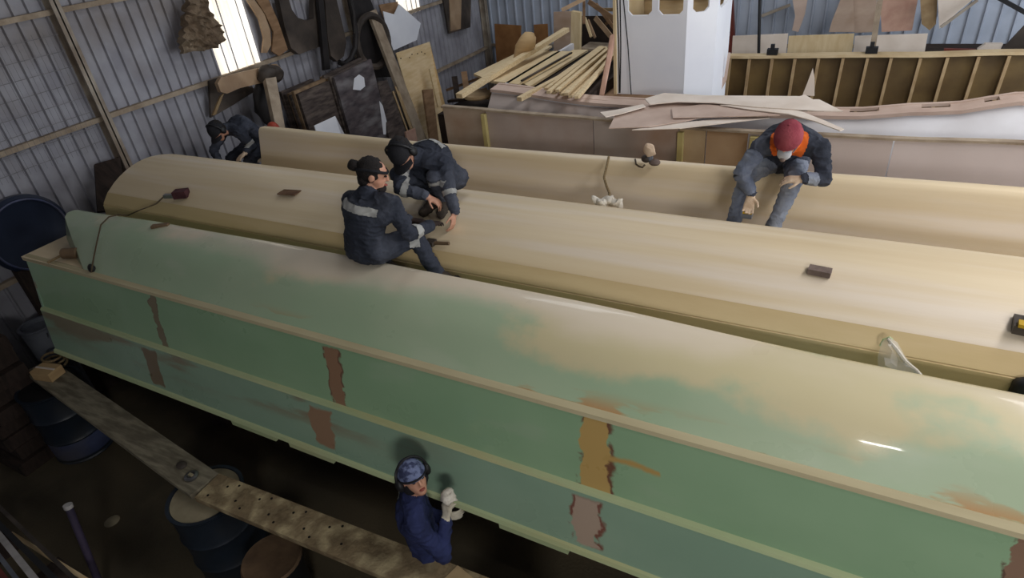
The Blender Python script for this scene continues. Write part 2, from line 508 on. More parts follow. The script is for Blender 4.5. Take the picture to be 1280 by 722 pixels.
def rib_sheet(n, pitch, rib, depth, z0, z1, t=0.004):
    """ribbed sheet in its own frame: runs along +u, ribs stand towards +w; returned as (u, w, z) lists"""
    prof = []
    for k in range(n):
        u = k * pitch
        prof += [(u, 0), (u + pitch - rib - 0.016, 0), (u + pitch - rib - 0.008, depth), (u + pitch - 0.008, depth)]
    prof.append((n * pitch, 0))
    back = [(u, w - t) for u, w in reversed(prof)]
    return prof + back


def rib_mesh(name, n, pitch, rib, depth, z0, z1, material, mapf):
    pr = rib_sheet(n, pitch, rib, depth, z0, z1)
    k = len(pr)
    vs = [mapf(u, w, z0) for u, w in pr] + [mapf(u, w, z1) for u, w in pr]
    fs = [(i, (i + 1) % k, (i + 1) % k + k, i + k) for i in range(k)]
    h = k // 2
    for z in (0, k):
        for i in range(h - 1):
            fs.append((z + i, z + i + 1, z + k - 2 - i, z + k - 1 - i))
    me = bpy.data.meshes.new(name)
    me.from_pydata(vs, [], fs)
    bm = bmesh.new(); bm.from_mesh(me); bmesh.ops.recalc_face_normals(bm, faces=bm.faces); bm.to_mesh(me); bm.free()
    me.materials.append(material)
    return me


def put(me, name, parent, loc, rot=(0, 0, 0)):
    o = bpy.data.objects.new(name, me); COL.objects.link(o)
    o.parent = parent; o.location = Vector(loc) - parent_loc(parent); o.rotation_euler = rot
    return o


wl = struct_empty('wall_left', (XL, 0, 0))
sm_ = rib_mesh('metal_sheet', 5, 0.157, 0.020, 0.034, 0, ZT, M['sheet'], lambda u, w, z: (w, u, z))
y = YF
while y < YB - 0.1:
    put(sm_, 'metal_sheet', wl, (XL + random.uniform(-.002, .002), y, 0)); y += 0.785
for z in (1.56, 2.835, 4.02, 5.3):
    mb = MB(); n = 24
    for i in range(n):                                  # slightly crooked steel angle, dust on its top
        ya = YF + (YB - YF) * i / n; yb = YF + (YB - YF) * (i + 1) / n
        mb.bar((XL + .055, ya, z + .006 * math.sin(i * 1.3)), (XL + .055, yb, z + .006 * math.sin((i + 1) * 1.3)), .07, .055)
    mb.build('purlin', M['dust_wood'], wl)
for yy in (-0.4, 4.22, 8.9, 13.38):
    mb = MB().box(XL + .02, XL + .17, yy - .008, yy + .008, 0, ZT)
    mb.box(XL + .155, XL + .17, yy - .05, yy + .05, 0, ZT).box(XL + .02, XL + .035, yy - .05, yy + .05, 0, ZT)
    mb.build('steel_post', M['steel'], wl)

wb = struct_empty('wall_back', (0, YB, 0))
bm_ = rib_mesh('metal_sheet', 5, 0.22, 0.026, 0.036, 0, ZT, M['sheet_back'], lambda u, w, z: (u, -w, z))
x = XL
while x < XR - 0.1:
    put(bm_, 'metal_sheet', wb, (x, YB, 0)); x += 1.1
for z in (1.6, 3.35, 4.6):
    MB().bar((XL, YB - .06, z), (XR, YB - .06, z), .06, .06).build('purlin', M['steel'], wb)
# right wall with the big doorway, front wall with a high window, both outside the frame
wr = struct_empty('wall_right', (XR, 0, 0))
MB().box(XR, XR + .1, YF, 2.4, 0, ZT).box(XR, XR + .1, 10.6, YB, 0, ZT).box(XR, XR + .1, 2.4, 10.6, 5.0, ZT).build('wall_panel', M['sheet'], wr)
wf = struct_empty('wall_front', (0, YF, 0))
MB().box(XL, 1.5, YF - .1, YF, 0, ZT).box(2.9, XR, YF - .1, YF, 0, ZT).box(1.5, 2.9, YF - .1, YF, 0, 4.55).box(1.5, 2.9, YF - .1, YF, 5.45, ZT).build('wall_panel', M['sheet'], wf)


def daylit(name, ya, yb, z0, z1):
    n = max(2, int((yb - ya) / .12)); pitch = (yb - ya) / n
    me = rib_mesh('translucent_sheet', n, pitch, .02, .02, 0, z1 - z0, M['daylit'], lambda u, w, z: (w, u, z))
    o = bpy.data.objects.new(name, me); COL.objects.link(o); o.location = (XL + .03, ya, z0)
    structure(o)


daylit('window_1', 6.06, 6.78, 2.86, 4.6)
daylit('window_2', 10.3, 11.0, 2.80, 4.4)

# ------------------------------------------------------------------ hull one: the green one in front
X0, X1 = -6.8, 3.8


def sm(x, pts):
    for (a, va), (b, vb) in zip(pts, pts[1:]):
        if x <= b:
            t = max(0, (x - a) / (b - a)); t = t * t * (3 - 2 * t)
            return va + (vb - va) * t
    return pts[-1][1]


def ridge_z(x): return sm(x, [(-6.8, 2.375), (-5.3, 2.43), (-3.4, 2.462), (-1.4, 2.462), (0.2, 2.415), (3.8, 2.43)])


xs = [X0 + (X1 - X0) * i / 40 for i in range(41)]
g = thing('upturned_hull', 'long upturned boat hull with green sides and pale chine strips, nearest of the three', 'boat hull', (-1.5, 2.6, 1.1))
org = (-1.5, 2.6, 1.1)
GB = ((122, 160, 124), (104, 146, 112), (150, 172, 142))
xp = lambda px, py: at(px, py, 1, 2.27).x
green_top = hull_green('green_primer_dusty', org, ((174, 190, 160), (162, 184, 152), (186, 196, 172)), [], (2.27, 2.36))
pa = [(xp(741, 575), .085, 1.60, 2.20, (202, 168, 104), (122, 84, 66)),
      (xp(788, 592), .16, 1.86, 1.925, (196, 162, 98), None),
      (xp(413, 470), .055, 1.60, 2.12, (156, 122, 96), (122, 88, 72)),
      (xp(190, 400), .035, 1.60, 2.12, (136, 124, 98), (120, 100, 80)),
      (xp(1312, 690), .06, 1.60, 2.2, (150, 120, 100), (112, 86, 74))]
pb = [(xp(740, 660), .075, 1.20, 1.60, (186, 164, 146), (132, 84, 72)),
      (xp(415, 540), .105, 1.22, 1.58, (162, 130, 104), None),
      (xp(205, 460), .09, 1.2, 1.6, (136, 120, 98), None)]
green_mid = hull_green('green_primer_upper', org, ((160, 192, 154), (148, 182, 144), (172, 192, 164)), pa, None)
green_low = hull_green('green_primer_lower', org, ((156, 184, 160), (144, 174, 150), (168, 186, 166)), pb, None, (1.30, 1.5))


def top_prof(x):
    zr = ridge_z(x); s = (x + 5.9) / 0.35
    pts = []
    for yy, k in ((2.385, 0.0), (2.42, .10), (2.47, .25), (2.53, .44), (2.59, .62), (2.66, .77), (2.74, .88), (2.82, .95), (2.88, .985), (2.91, 1.0), (2.95, .985), (2.985, .93), (3.0, .82)):
        pts.append((yy, 2.165 + (zr - 2.165) * k))
    pts += [(3.02, 2.0), (3.02, 1.25), (2.40, 1.25), (2.385, 2.1)]
    return pts


# the raised bottom is cut off on the slant at the stern, leaving a flat shelf
mb = MB(); mb.loft([-6.8 + (X1 + 6.8) * i / 40 for i in range(41)], top_prof)
n = len(top_prof(0))
for k in range(n):
    p = mb.v[k]
    if p.y < 2.86: p.x = -6.82 + (2.86 - p.y) * 2.0 if p.z > 1.3 else p.x
for k in range(n):   # keep the next stations ahead of the slant
    for s in range(1, 5):
        p = mb.v[s * n + k]
        p.x = max(p.x, mb.v[k].x + .02 * s)
mb.build('bottom_shell', green_top, g, sharp=40)
MB().prism([(-6.83, 2.34, 2.163), (-6.83, 2.86, 2.163), (-5.5, 2.86, 2.163), (-5.5, 2.36, 2.163)], .04, away=(0, 0, -1)).build('stern_shelf', M['tan'], g)


def strake(name, ya, za, yb, zb, material, th=.05):
    mb = MB()
    mb.loft(xs, lambda x: [(ya, za), (yb, zb), (yb + th, zb), (ya + th, za)])
    return mb.build(name, material, g, sharp=30)


strake('upper_strake', 2.355, 2.15, 2.265, 1.62, green_mid)
strake('lower_strake', 2.235, 1.62, 2.16, 1.165, green_low)


def strip(name, yy, zz, h, d, material, slope=.12):
    mb = MB()
    mb.loft(xs, lambda x: [(yy, zz), (yy - d, zz - .012), (yy - d - slope * h, zz - h), (yy + .01, zz - h - .012), (yy + .05, zz - .02)])
    return mb.build(name, material, g, sharp=30)


strip('chine_strip', 2.385, 2.172, .032, .040, M['tan_strip'], .35)
strip('chine_strip', 2.272, 1.645, .030, .030, M['green_strip'], .35)
strip('chine_strip', 2.172, 1.19, .040, .026, M['green_strip'], .3)
mb = MB().prism([(-6.8, 2.36, 2.14), (-6.8, 2.16, 1.16), (-6.8, 3.0, 1.16), (-6.8, 3.0, 2.14)], .03, away=(1, 0, 0))
mb.build('transom', green_low, g)
for xa, xb in ((xp(318, 545), xp(372, 568)), (xp(640, 668), xp(722, 702)), (xp(395, 590), xp(440, 590))):
    MB().box(xa, xb, 2.14, 2.18, 1.095, 1.16).build('bottom_batten', M['green_strip'], g)
for xx in (-5.6, -2.6, .4, 3.0):                   # props in the dark under the hull
    MB().box(xx - .1, xx + .1, 2.72, 2.92, 0, 1.3).build('prop', M['dark_brown'], g)

# ------------------------------------------------------------------ hull two: the middle one, arched and tan
h2 = thing('upturned_hull', 'tan arched upturned hull in the middle, between green hull and far hull', 'boat hull', (-1.5, 3.85, 1.1))


def mid_prof(x):
    pts = [(3.20, 2.0), (3.235, 2.22), (3.25, 2.306), (3.325, 2.385), (3.345, 2.405), (3.36, 2.413)]
    for k in range(1, 12):
        t = k / 12; yy = 3.36 + t * .98
        pts.append((yy, 2.415 + .155 * math.sin(math.pi * t) ** .85))
    pts += [(4.35, 2.41), (4.365, 2.36), (4.365, 1.2), (3.20, 1.2)]
    return pts


mb = MB().loft(xs, mid_prof); mb.build('bottom_shell', M['tan'], h2, sharp=40)
mb = MB().loft(xs, lambda x: [(3.332, 2.398), (3.249, 2.315), (3.243, 2.306), (3.25, 2.30), (3.33, 2.375)]); mb.build('chine_panel', M['tan_side'], h2)
mb = MB().loft(xs, lambda x: [(3.247, 2.302), (3.236, 2.298), (3.19, 2.0), (3.19, 1.25), (3.21, 1.25), (3.21, 2.0)]); mb.build('side_strake', M['tan_side'], h2)
for xx in (-5.1, -.7, 2.5): MB().box(xx - .1, xx + .1, 3.55, 4.15, 0, 1.2).build('prop', M['dark_brown'], h2)

# ------------------------------------------------------------------ hull three: the far one
h3 = thing('upturned_hull', 'tan upturned hull with rounded ridge, farthest of the three, where red-capped worker sits', 'boat hull', (-1.5, 5.1, 1.1))


def far_prof(x):
    dz = sm(x, [(-6.5, .01), (-4, -.02), (-1, 0), (1.2, .025), (4, .03)])
    near = [(4.78, 1.2), (4.80, 1.7), (4.85, 1.9), (4.92, 2.05), (4.975, 2.18), (5.01, 2.30), (5.035, 2.40), (5.055, 2.47), (5.075, 2.505), (5.1, 2.52)]
    far = [(5.17, 2.51), (5.26, 2.475), (5.36, 2.40), (5.44, 2.30), (5.5, 2.18), (5.53, 2.05), (5.54, 1.2)]
    return [(a, b + (dz if b > 1.3 else 0)) for a, b in near + far]


xs3 = [-6.34 + (X1 + 6.34) * i / 30 for i in range(31)]
MB().loft(xs3, far_prof).build('bottom_shell', M['tan'], h3, sharp=40)
MB().loft(xs3, lambda x: [(4.79, 1.2), (4.765, 1.2), (4.785, 1.7), (4.81, 1.74)]).build('side_strake', M['tan_side'], h3)
for xx in (-5.1, -.7, 2.5): MB().box(xx - .1, xx + .1, 4.8, 5.4, 0, 1.2).build('prop', M['dark_brown'], h3)

# ------------------------------------------------------------------ plywood screen behind (side of a mould)
sc_ = thing('plywood_mould_side', 'long low plywood side with yellowish posts behind the far tan hull', 'plywood panel', (-1, 6.3, 0))
top = lambda x: sm(x, [(-4.5, 2.49), (-3.0, 2.455), (-1.2, 2.405), (.3, 2.42), (1.3, 2.45), (4, 2.5)])
cuts = [at(557, 160, 1, 6.3).x, at(609, 160, 1, 6.3).x, at(742, 170, 1, 6.3).x, at(848, 180, 1, 6.3).x, at(882, 180, 1, 6.3).x, at(934, 185, 1, 6.3).x, at(1112, 200, 1, 6.3).x, 2.6, 3.9]
pm = ['ply_pink', 'ply_pink', 'ply_pink', 'ply', 'ply_brown', 'template_dark', 'template_pale', 'template_pale']
pm = ['pm_a', 'pm_b', 'pm_b2', 'pm_c', 'pm_d', 'pm_e', 'pm_f', 'pm_f']
M['pm_a'] = mat('screen_ply_a', (182, 164, 148), (164, 147, 132), 2.2, .7, c3=(148, 116, 92))
M['pm_b'] = mat('screen_ply_b', (182, 167, 160), (166, 151, 144), 1.6, .7, c3=(150, 118, 92), c3scale=.9)
M['pm_b2'] = mat('screen_ply_b2', (186, 174, 168), (172, 159, 152), 1.6, .7, c3=(156, 116, 84), c3scale=.9)
M['pm_c'] = mat('screen_ply_c', (196, 174, 142), (172, 146, 112), 2.2, .7)
M['pm_d'] = mat('screen_ply_d', (188, 158, 126), (168, 136, 104), 2, .7, c3=(196, 168, 136))
M['pm_e'] = mat('screen_ply_e', (208, 194, 190), (198, 184, 179), 1.2, .65)
M['pm_f'] = mat('screen_ply_f', (216, 204, 202), (206, 193, 190), 1.2, .65)
for i in range(len(cuts) - 1):
    a, b = cuts[i] + .006, cuts[i + 1] - .006
    mb = MB(); nn = 6
    mb.loft([a + (b - a) * k / nn for k in range(nn + 1)], lambda x: [(6.3, .02), (6.3, top(x)), (6.325, top(x)), (6.325, .02)])
    mb.build('panel', M[pm[i]], sc_)
for px_, w in ((609, .05), (851, .055), (944, .09)):
    xx = at(px_, 175, 1, 6.28).x
    MB().box(xx - w / 2, xx + w / 2, 6.24, 6.298, 0.02, top(xx) - .03).build('post', M['post_yellow'], sc_)
mb = MB(); mb.loft([cuts[0] + (cuts[-1] - cuts[0]) * k / 30 for k in range(31)], lambda x: [(6.27, top(x)), (6.27, top(x) + .022), (6.34, top(x) + .022), (6.34, top(x))])
mb.build('cap_rail', M['dust_wood'], sc_)

# ------------------------------------------------------------------ the white boat behind, with wheelhouse
bt = thing('boat', 'white wooden boat under construction with wheelhouse and framed bulwark', 'boat', (-1, 8.2, 0))
YG, YFAR = 7.0, 9.6
gz = lambda x: sm(x, [(-4.3, 2.52), (-2.6, 2.40), (-1.0, 2.36), (-.1, 2.385), (.7, 2.47), (1.4, 2.60), (3.9, 3.05)])
xb = [-4.15 + (3.9 + 4.15) * i / 40 for i in range(41)]
mb = MB(); mb.loft(xb, lambda x: [(YG, gz(x)), (YG - .03, gz(x) - .06), (YG - .16, gz(x) - .22), (YG - .22, gz(x) - .5), (YG - .05, 1.0), (YG + .1, .35), (YG + .16, .35), (YG + .03, 1.0), (YG - .1, gz(x) - .5), (YG - .04, gz(x) - .2), (YG + .05, gz(x) - .02)])
mb.build('topside', M['white_dirty'], bt)
xs_ = [-4.15 + 2.0 * i / 12 for i in range(13)]
mb = MB(); mb.loft(xs_, lambda x: [(YG - .008, gz(x) - .03), (YG - .05, gz(x) - .07), (YG - .185, gz(x) - .22), (YG - .245, gz(x) - .5), (YG - .20, gz(x) - .5), (YG - .14, gz(x) - .22)])
mb.build('stern_panel', M['pm_b2'], bt)
# near gunwale, cut by long slots
mb = MB(); mb.loft(xb, lambda x: [(YG - .05, gz(x) - .02), (YG - .05, gz(x) + .015), (YG + .06, gz(x) + .02), (YG + .06, gz(x) - .02)])
mb.build('gunwale', M['template_dark'], bt)
slots = [(880, 950), (985, 1030), (1062, 1098), (1150, 1186), (1226, 1244)]
mb = MB(); mb.loft(xb, lambda x: [(YG + .15, gz(x) + .0), (YG + .15, gz(x) + .03), (YG + .20, gz(x) + .03), (YG + .20, gz(x))])
mb.build('inner_rail', M['template_dark'], bt)
prev = xb[0]
for a, b in slots + [(1400, 1420)]:
    xa = at(a, 140, 1, YG + .1).x; xb_ = at(b, 140, 1, YG + .1).x
    mb = MB(); mb.loft([prev + (xa - prev) * k / 5 for k in range(6)], lambda x: [(YG + .055, gz(x) - .01), (YG + .055, gz(x) + .02), (YG + .155, gz(x) + .025), (YG + .155, gz(x) - .01)])
    mb.build('rail_block', M['template_dark'], bt); prev = xb_
# far bulwark with frames
fz = lambda x: sm(x, [(-4.3, 2.30), (-1.8, 2.30), (.5, 2.34), (1.6, 2.38), (3.9, 2.7)])
M['rail'] = mat('rail_timber', (206, 186, 150), (186, 162, 124), 4, .7)
mb = MB(); mb.loft(xb, lambda x: [(YFAR, .5), (YFAR, fz(x)), (YFAR + .03, fz(x)), (YFAR + .03, .5)])
mb.build('bulwark', M['frp'], bt)
mb = MB(); mb.loft(xb, lambda x: [(YFAR - .07, fz(x) + .01), (YFAR - .07, fz(x) + .045), (YFAR + .05, fz(x) + .055), (YFAR + .05, fz(x))])
mb.build('far_rail', M['rail'], bt)
for px_ in (908, 932, 960, 988, 1017, 1047, 1077, 1106, 1142, 1175, 1213, 1250):
    xx = at(px_, 95, 1, YFAR - .04).x
    MB().bar((xx, YFAR - .035, 1.2), (xx + .03, YFAR - .035, fz(xx)), .035, .06, (0, 1, 0)).build('frame', M['frame_wood'], bt)
mb = MB(); mb.box(-4.1, 3.8, YG + .1, YFAR, 1.15, 1.2); mb.build('deck', M['frp'], bt)
mb = MB(); mb.box(-4.1, -1.95, YG + .21, YFAR - .06, 2.22, 2.28); mb.build('aft_deck', M['ply_brown'], bt)
mb = MB(); mb.box(-4.15, -4.1, YG, YFAR, .4, 2.5); mb.build('transom', M['white_dirty'], bt)
for xx in (-3.4, .9): MB().box(xx - .15, xx + .15, 7.5, 9.2, 0, 1.16).build('keel_block', M['dark_brown'], bt)

# wheelhouse: front with two octagonal openings, a right side with one
WY = 7.8
wx0 = at(771, 60, 1, WY).x; wx1 = at(857, 60, 1, WY).x; wy1 = 9.45


def pierced(outline, holes, mapf, t, name, material, parent):
    """flat wall with openings: filled 2-D curve turned into a mesh"""
    cu = bpy.data.curves.new('tmp', 'CURVE'); cu.dimensions = '2D'; cu.fill_mode = 'BOTH'; cu.extrude = t / 2
    for poly in [outline] + holes:
        sp = cu.splines.new('POLY'); sp.points.add(len(poly) - 1); sp.use_cyclic_u = True
        for i, (a, b) in enumerate(poly): sp.points[i].co = (a, b, 0, 1)
    o = bpy.data.objects.new('tmp', cu); COL.objects.link(o)
    dg = bpy.context.evaluated_depsgraph_get()
    me = bpy.data.meshes.new_from_object(o.evaluated_get(dg))
    bpy.data.objects.remove(o); bpy.data.curves.remove(cu)
    mb = MB(); mb.add([mapf(v.co.x, v.co.y, v.co.z) for v in me.vertices], [tuple(p.vertices) for p in me.polygons])
    bpy.data.meshes.remove(me)
    return mb.build(name, material, parent)


def octo(a0, a1, b0, b1, c):
    return [(a0 + c, b0), (a1 - c, b0), (a1, b0 + c), (a1, b1 - c), (a1 - c, b1), (a0 + c, b1), (a0, b1 - c), (a0, b0 + c)]


wh = bpy.data.objects.new('wheelhouse', None); COL.objects.link(wh); wh.parent = bt
wh.location = Vector(((wx0 + wx1) / 2, WY + .8, 2.28)) - bt.location
wzb = at(815, 19, 1, WY).z; wzt = wzb + .42; wtop = wzt + .2
xw = lambda px_: at(px_, 10, 1, WY).x
holes = [octo(xw(785), xw(815), wzb, wzt, .05), octo(xw(823), xw(854), wzb, wzt, .05)]
pierced([(wx0, 1.9), (wx1, 1.9), (wx1, wtop), (wx0, wtop)], holes, lambda a, b, c: (a, WY + .02 + c, b), .04, 'front_wall', M['white'], wh)
TH = math.radians(32)                                  # the corner of the wheelhouse is cut by a slanting face
rr = at(894, 60, 1, 1.0).x
LS = (rr * WY - wx1) / (math.cos(TH) - rr * math.sin(TH))
dirx, diry = math.cos(TH), math.sin(TH)
ex, ey = wx1 + LS * dirx, WY + LS * diry
wy1 = ey + .85
def on_slant(px_):
    r_ = at(px_, 17, 1, 1.0).x
    return (r_ * WY - wx1) / (math.cos(TH) - r_ * math.sin(TH))
holes = [octo(on_slant(866), on_slant(886), wzb + .01, wzt, .045)]
pierced([(.0, 1.9), (LS, 1.9), (LS, wtop), (.0, wtop)], holes, lambda a, b, c: (wx1 + a * dirx - (.02 + c) * diry, WY + a * diry + (.02 + c) * dirx, b), .04, 'corner_wall', M['white'], wh)
pierced([(ey, 1.9), (wy1, 1.9), (wy1, wtop), (ey, wtop)], [octo(ey + .1, ey + .55, wzb, wzt, .06)], lambda a, b, c: (ex - .02 + c, a, b), .04, 'side_wall', M['white'], wh)
pierced([(WY + .042, 1.9), (wy1, 1.9), (wy1, wtop), (WY + .042, wtop)], [], lambda a, b, c: (wx0 + .02 + c, a, b), .04, 'side_wall', M['ply_light'], wh)
MB().box(wx0 + .042, ex - .042, wy1 - .05, wy1 - .002, 1.9, wtop).build('rear_wall', M['ply_yellow'], wh)
for k in range(4):
    MB().box(wx0 + .05, ex - .05, wy1 - .09, wy1 - .05, wzb + .1 * k, wzb + .1 * k + .035).build('inner_batten', M['frame_wood'], wh)
MB().box(wx0 - .035, wx0, WY - .03, WY + .02, 2.05, wtop).build('corner_post', M['ply_light'], wh)

# ------------------------------------------------------------------ things along the left wall
tp = M['cloth_sack']


def cloth_shape(name, outline, ax, val, t, material, label, cat, seed):
    """hanging folded cloth: a thick subdivided outline, ridged by noise"""
    base = MB().prism([at(a, b, ax, val) for a, b in outline], t)
    bmx = bmesh.new(); mex = bpy.data.meshes.new('t'); mex.from_pydata([tuple(v) for v in base.v], [], base.f); bmx.from_mesh(mex)
    bmesh.ops.triangulate(bmx, faces=bmx.faces[:])
    for _ in range(4):
        bmesh.ops.subdivide_edges(bmx, edges=[e for e in bmx.edges if e.calc_length() > .045], cuts=1)
        bmesh.ops.triangulate(bmx, faces=[f for f in bmx.faces if len(f.verts) > 3])
    mb = MB(); mb.smooth = True
    bmx.verts.ensure_lookup_table(); bmx.verts.index_update()
    for v in bmx.verts:
        p = v.co.copy(); n = v.normal
        q = Vector((p.x * 2, p.y * 4 + p.z * 3, p.z * 6)) + Vector((seed, 0, 0))
        r = 1 - abs(noise.noise(q * 1.6)); r2 = 1 - abs(noise.noise(q * 4))
        mb.v.append(p + Vector((.11 * r ** 4 + .03 * r2 ** 3, 0, 0)) + n * .015 * noise.noise(q * 5))
    mb.f = [tuple(v.index for v in f.verts) for f in bmx.faces]
    bmx.free(); bpy.data.meshes.remove(mex)
    return single(mb, name, material, label, cat, sharp=50)


cloth_shape('sack', [(235, -4), (252, -4), (258, 10), (268, 26), (277, 42), (277, 52), (266, 60), (252, 64), (238, 63), (226, 67), (224, 52), (228, 34), (231, 16)], 0, -7.72, .1, tp,
            'crumpled dusty brown folded sack hanging on the ribbed wall beside bright panel', 'sack', 3.0)

gm = thing('wire_mesh_panel', 'rectangular wire mesh panel leaning on the left wall at far left', 'wire mesh', at(40, 150, 0, -7.88))
za, zb = 2.9, 3.75; y0 = 3.2; y1 = 4.12
for k in range(8):
    z = 2.62 + k * .17
    MB().tube([(-7.87, 2.6, z), (-7.87, 4.1 + .004 * k, z)], .0035, 5).build('cross_wire', M['wire'], gm)
for k in range(25):
    yy = 2.6 + k * .06
    MB().tube([(-7.874, yy, 2.55), (-7.874, yy, 3.86)], .0016, 4).build('upright_wire', M['wire'], gm)

slab('round_ended_template', M['template'], [(272, 104), (276, 97), (300, 91), (330, 84), (346, 80), (352, 86), (352, 96), (330, 103), (300, 110), (284, 117), (276, 115)], 0, -7.55, .06,
     'tan plywood template with rounded left end resting on wall rail', 'template')
slab('triangular_plate', M['mould'], [(262, 101), (276, 96), (300, 104), (322, 112), (290, 132), (264, 147)], 0, -7.86, .04,
     'dark triangular plate below the round-ended tan template', 'plate')
slab('timber_offcut', M['frame_wood'], [(276, 120), (280, 117), (270, 143), (266, 144)], 0, -7.83, .03, 'thin pale stick leaning on the dark triangular plate', 'stick')
slab('wooden_post', M['dust_wood'], [(332, 98, -7.35), (345, 96, -7.35), (357, 163, -6.9), (346, 165, -6.9)], 0, -7.3, .08,
     'short upright brown wooden post left of the dark board stacks', 'post')
mb = MB().ball(at(338, 93, 0, -7.5), .12, .22, .13, 18, 12).crumple(.06, 9); single(mb, 'dark_cloth', M['mould'], 'dark crumpled cloth draped over top of the wooden post', 'cloth', sharp=60)
mb = MB().ball(at(334, 128, 0, -7.6), .10, .24, .32, 18, 12).crumple(.06, 7); single(mb, 'dark_tarpaulin', M['mould_rim'], 'dark bundled tarpaulin behind the wooden post', 'tarpaulin', sharp=60)
mb = MB().ball((-6.72, 5.6, 2.28), .09, .09, .13, 14, 10); single(mb, 'red_container', M['red'], 'small red container beside the end of the far tan hull', 'container')

slab('curved_template', M['template'], [(309, 0), (318, 0), (330, 16), (338, 38), (339, 56), (334, 66), (328, 66), (330, 48), (324, 24)], 0, -7.86, .03,
     'pale curved plywood rib pattern right beside the bright wall panel', 'template')
slab('curved_template', M['ply_brown'], [(318, -4), (334, -4), (347, 24), (360, 62), (349, 70), (340, 64), (342, 40), (332, 18)], 0, -7.84, .03,
     'brown curved plywood pattern between pale rib pattern and dark mould', 'template')
slab('dark_mould', M['mould'], [(348, -4), (360, -4), (365, 12), (372, 22), (384, 26), (392, 23), (392, -4), (402, -4), (407, 56), (390, 62), (374, 68), (364, 60), (356, 34)], 0, -7.8, .1,
     'dark mould panel with a rounded notch at its top, on left wall', 'mould')
slab('dark_strip', M['mould_rim'], [(398, -4), (404, -4), (413, 86), (406, 88)], 0, -7.7, .06, 'narrow black strip leaning between the two dark moulds', 'strip')
slab('dark_mould', M['mould'], [(406, -4), (420, -4), (428, 30), (433, 52), (430, 70), (422, 77), (414, 70), (410, 50)], 0, -7.74, .1,
     'dark mould panel with rounded bottom, right of the notched one', 'mould')
pts = [at(a, b, 0, -7.62) for a, b in ((436, -6), (441, 18), (445, 42), (444, 60), (438, 74), (430, 80), (424, 78))]
single(MB().tube(pts, .045, 8), 'black_hoop', M['mould_rim'], 'black bent hoop edge beside the rounded dark mould', 'hoop')
slab('black_board', M['mould_rim'], [(436, -4), (462, -4), (486, 60), (492, 96), (452, 98), (446, 50)], 0, -7.77, .04, 'large black board behind the grey leaning plank', 'board')
mb = MB(); c = at(466, 52, 0, -7.66); ring = [c + Vector((0, math.cos(a) * .42, math.sin(a) * .42)) for a in [2 * math.pi * k / 28 for k in range(29)]]
mb.tube(ring, .06, 8); single(mb, 'tyre', M['mould'], 'dark brown round hoop half hidden behind the grey leaning plank', 'hoop')

# stacks of weathered boards on edge
def stack(front, n, t, xf, gap, group, where, mats, top_pts):
    ords = ['front', 'second', 'third', 'fourth', 'fifth', 'sixth']
    for k in range(n):
        xk = xf - k * (t + gap)
        dz = random.uniform(-.03, .05) if k else 0
        pts = [at(a, b, 0, xf) for a, b in front]
        dyk = random.uniform(-.03, .03) if k else 0
        ya, yb = pts[0].y, pts[1].y
        pp = [Vector((xk - (.10 if i < 2 else 0), (ya, yb, yb + .02, ya + .02)[i] + dyk, p.z + dz if i < 2 else 0.0)) for i, p in enumerate(pts)]
        lab = ('dusty weathered dark board, front of the %s stack by the wall' % where) if k == 0 else 'edge of weathered board, %s from the front of the %s stack' % (ords[k], where)
        single(MB().prism(pp, t, away=(-1, 0, 0)), 'weathered_board', mats[min(k, len(mats) - 1)], lab, 'board', group)


stack([(379, 118), (418, 101), (432, 172), (380, 172)], 6, .052, -7.05, .012, 'boards of the left stack', 'left', [M['dark_board'], M['board_edge'], M['dark_board'], M['board_edge'], M['dark_board']], None)
stack([(424, 97), (470, 74), (490, 182), (440, 190)], 5, .045, -6.95, .02, 'boards of the right stack', 'right', [M['dark_board_dust'], M['dark_board'], M['board_edge'], M['dark_board'], M['board_edge']], None)
for outl, lab in (([(446, 98), (452, 93), (458, 97), (459, 108), (453, 113), (444, 112)], 'splash'), ([(476, 126), (480, 132), (484, 150), (486, 168), (480, 168), (478, 148)], 'smear')):
    fb = [o for o in COL.objects if o.get('label', '').startswith('dusty weathered dark board, front of the right')][0]
    e1 = at(470, 74, 0, -6.95); fr = -6.95
    pts = []
    for a_, b_ in outl:
        p = at(a_, b_, 0, -6.99); p.x = -6.95 - .10 * max(0, min(1, p.z / e1.z)) + .004; pts.append(p)
    MB().prism(pts, .003).build('paint_splash', M['paper'], fb)
slab('weathered_board', M['dark_board'], [(472, 102, -7.2), (484, 100, -7.2), (512, 176, -6.9), (488, 180, -6.9)], 0, -7.2, .05, 'mottled dark board behind the right stack, beside grey plank', 'board')
slab('white_sheet', M['paper'], [(393, 157, -6.75), (419, 145, -6.8), (433, 172, -6.7), (440, 182, -6.6, 0), (400, 176, -6.6, 0)], 0, -6.7, .012, 'small white sheet leaning on the left stack of dark boards', 'sheet')
slab('long_plank', M['dust_wood'], [(461, 15, -7.7), (470, 11, -7.7), (536, 180, -7.0), (525, 182, -7.0)], 0, -7.3, .06, 'long grey plank leaning diagonally against the wall', 'plank')
slab('brown_offcut', M['ply_brown'], [(474, 6), (497, 2), (500, 16), (480, 24)], 0, -7.83, .02, 'brown plywood offcut behind the top of the white sheet', 'offcut')
slab('white_sheet', M['paper'], [(479, 14), (493, 18), (499, 5), (526, 29), (521, 50), (492, 63), (484, 40)], 0, -7.72, .015, 'white angular sheet with a notch leaning beside the grey plank', 'sheet')
def V0(a_, b_, x_):
    p = at(a_, b_, 0, x_); p.z = 0; return p


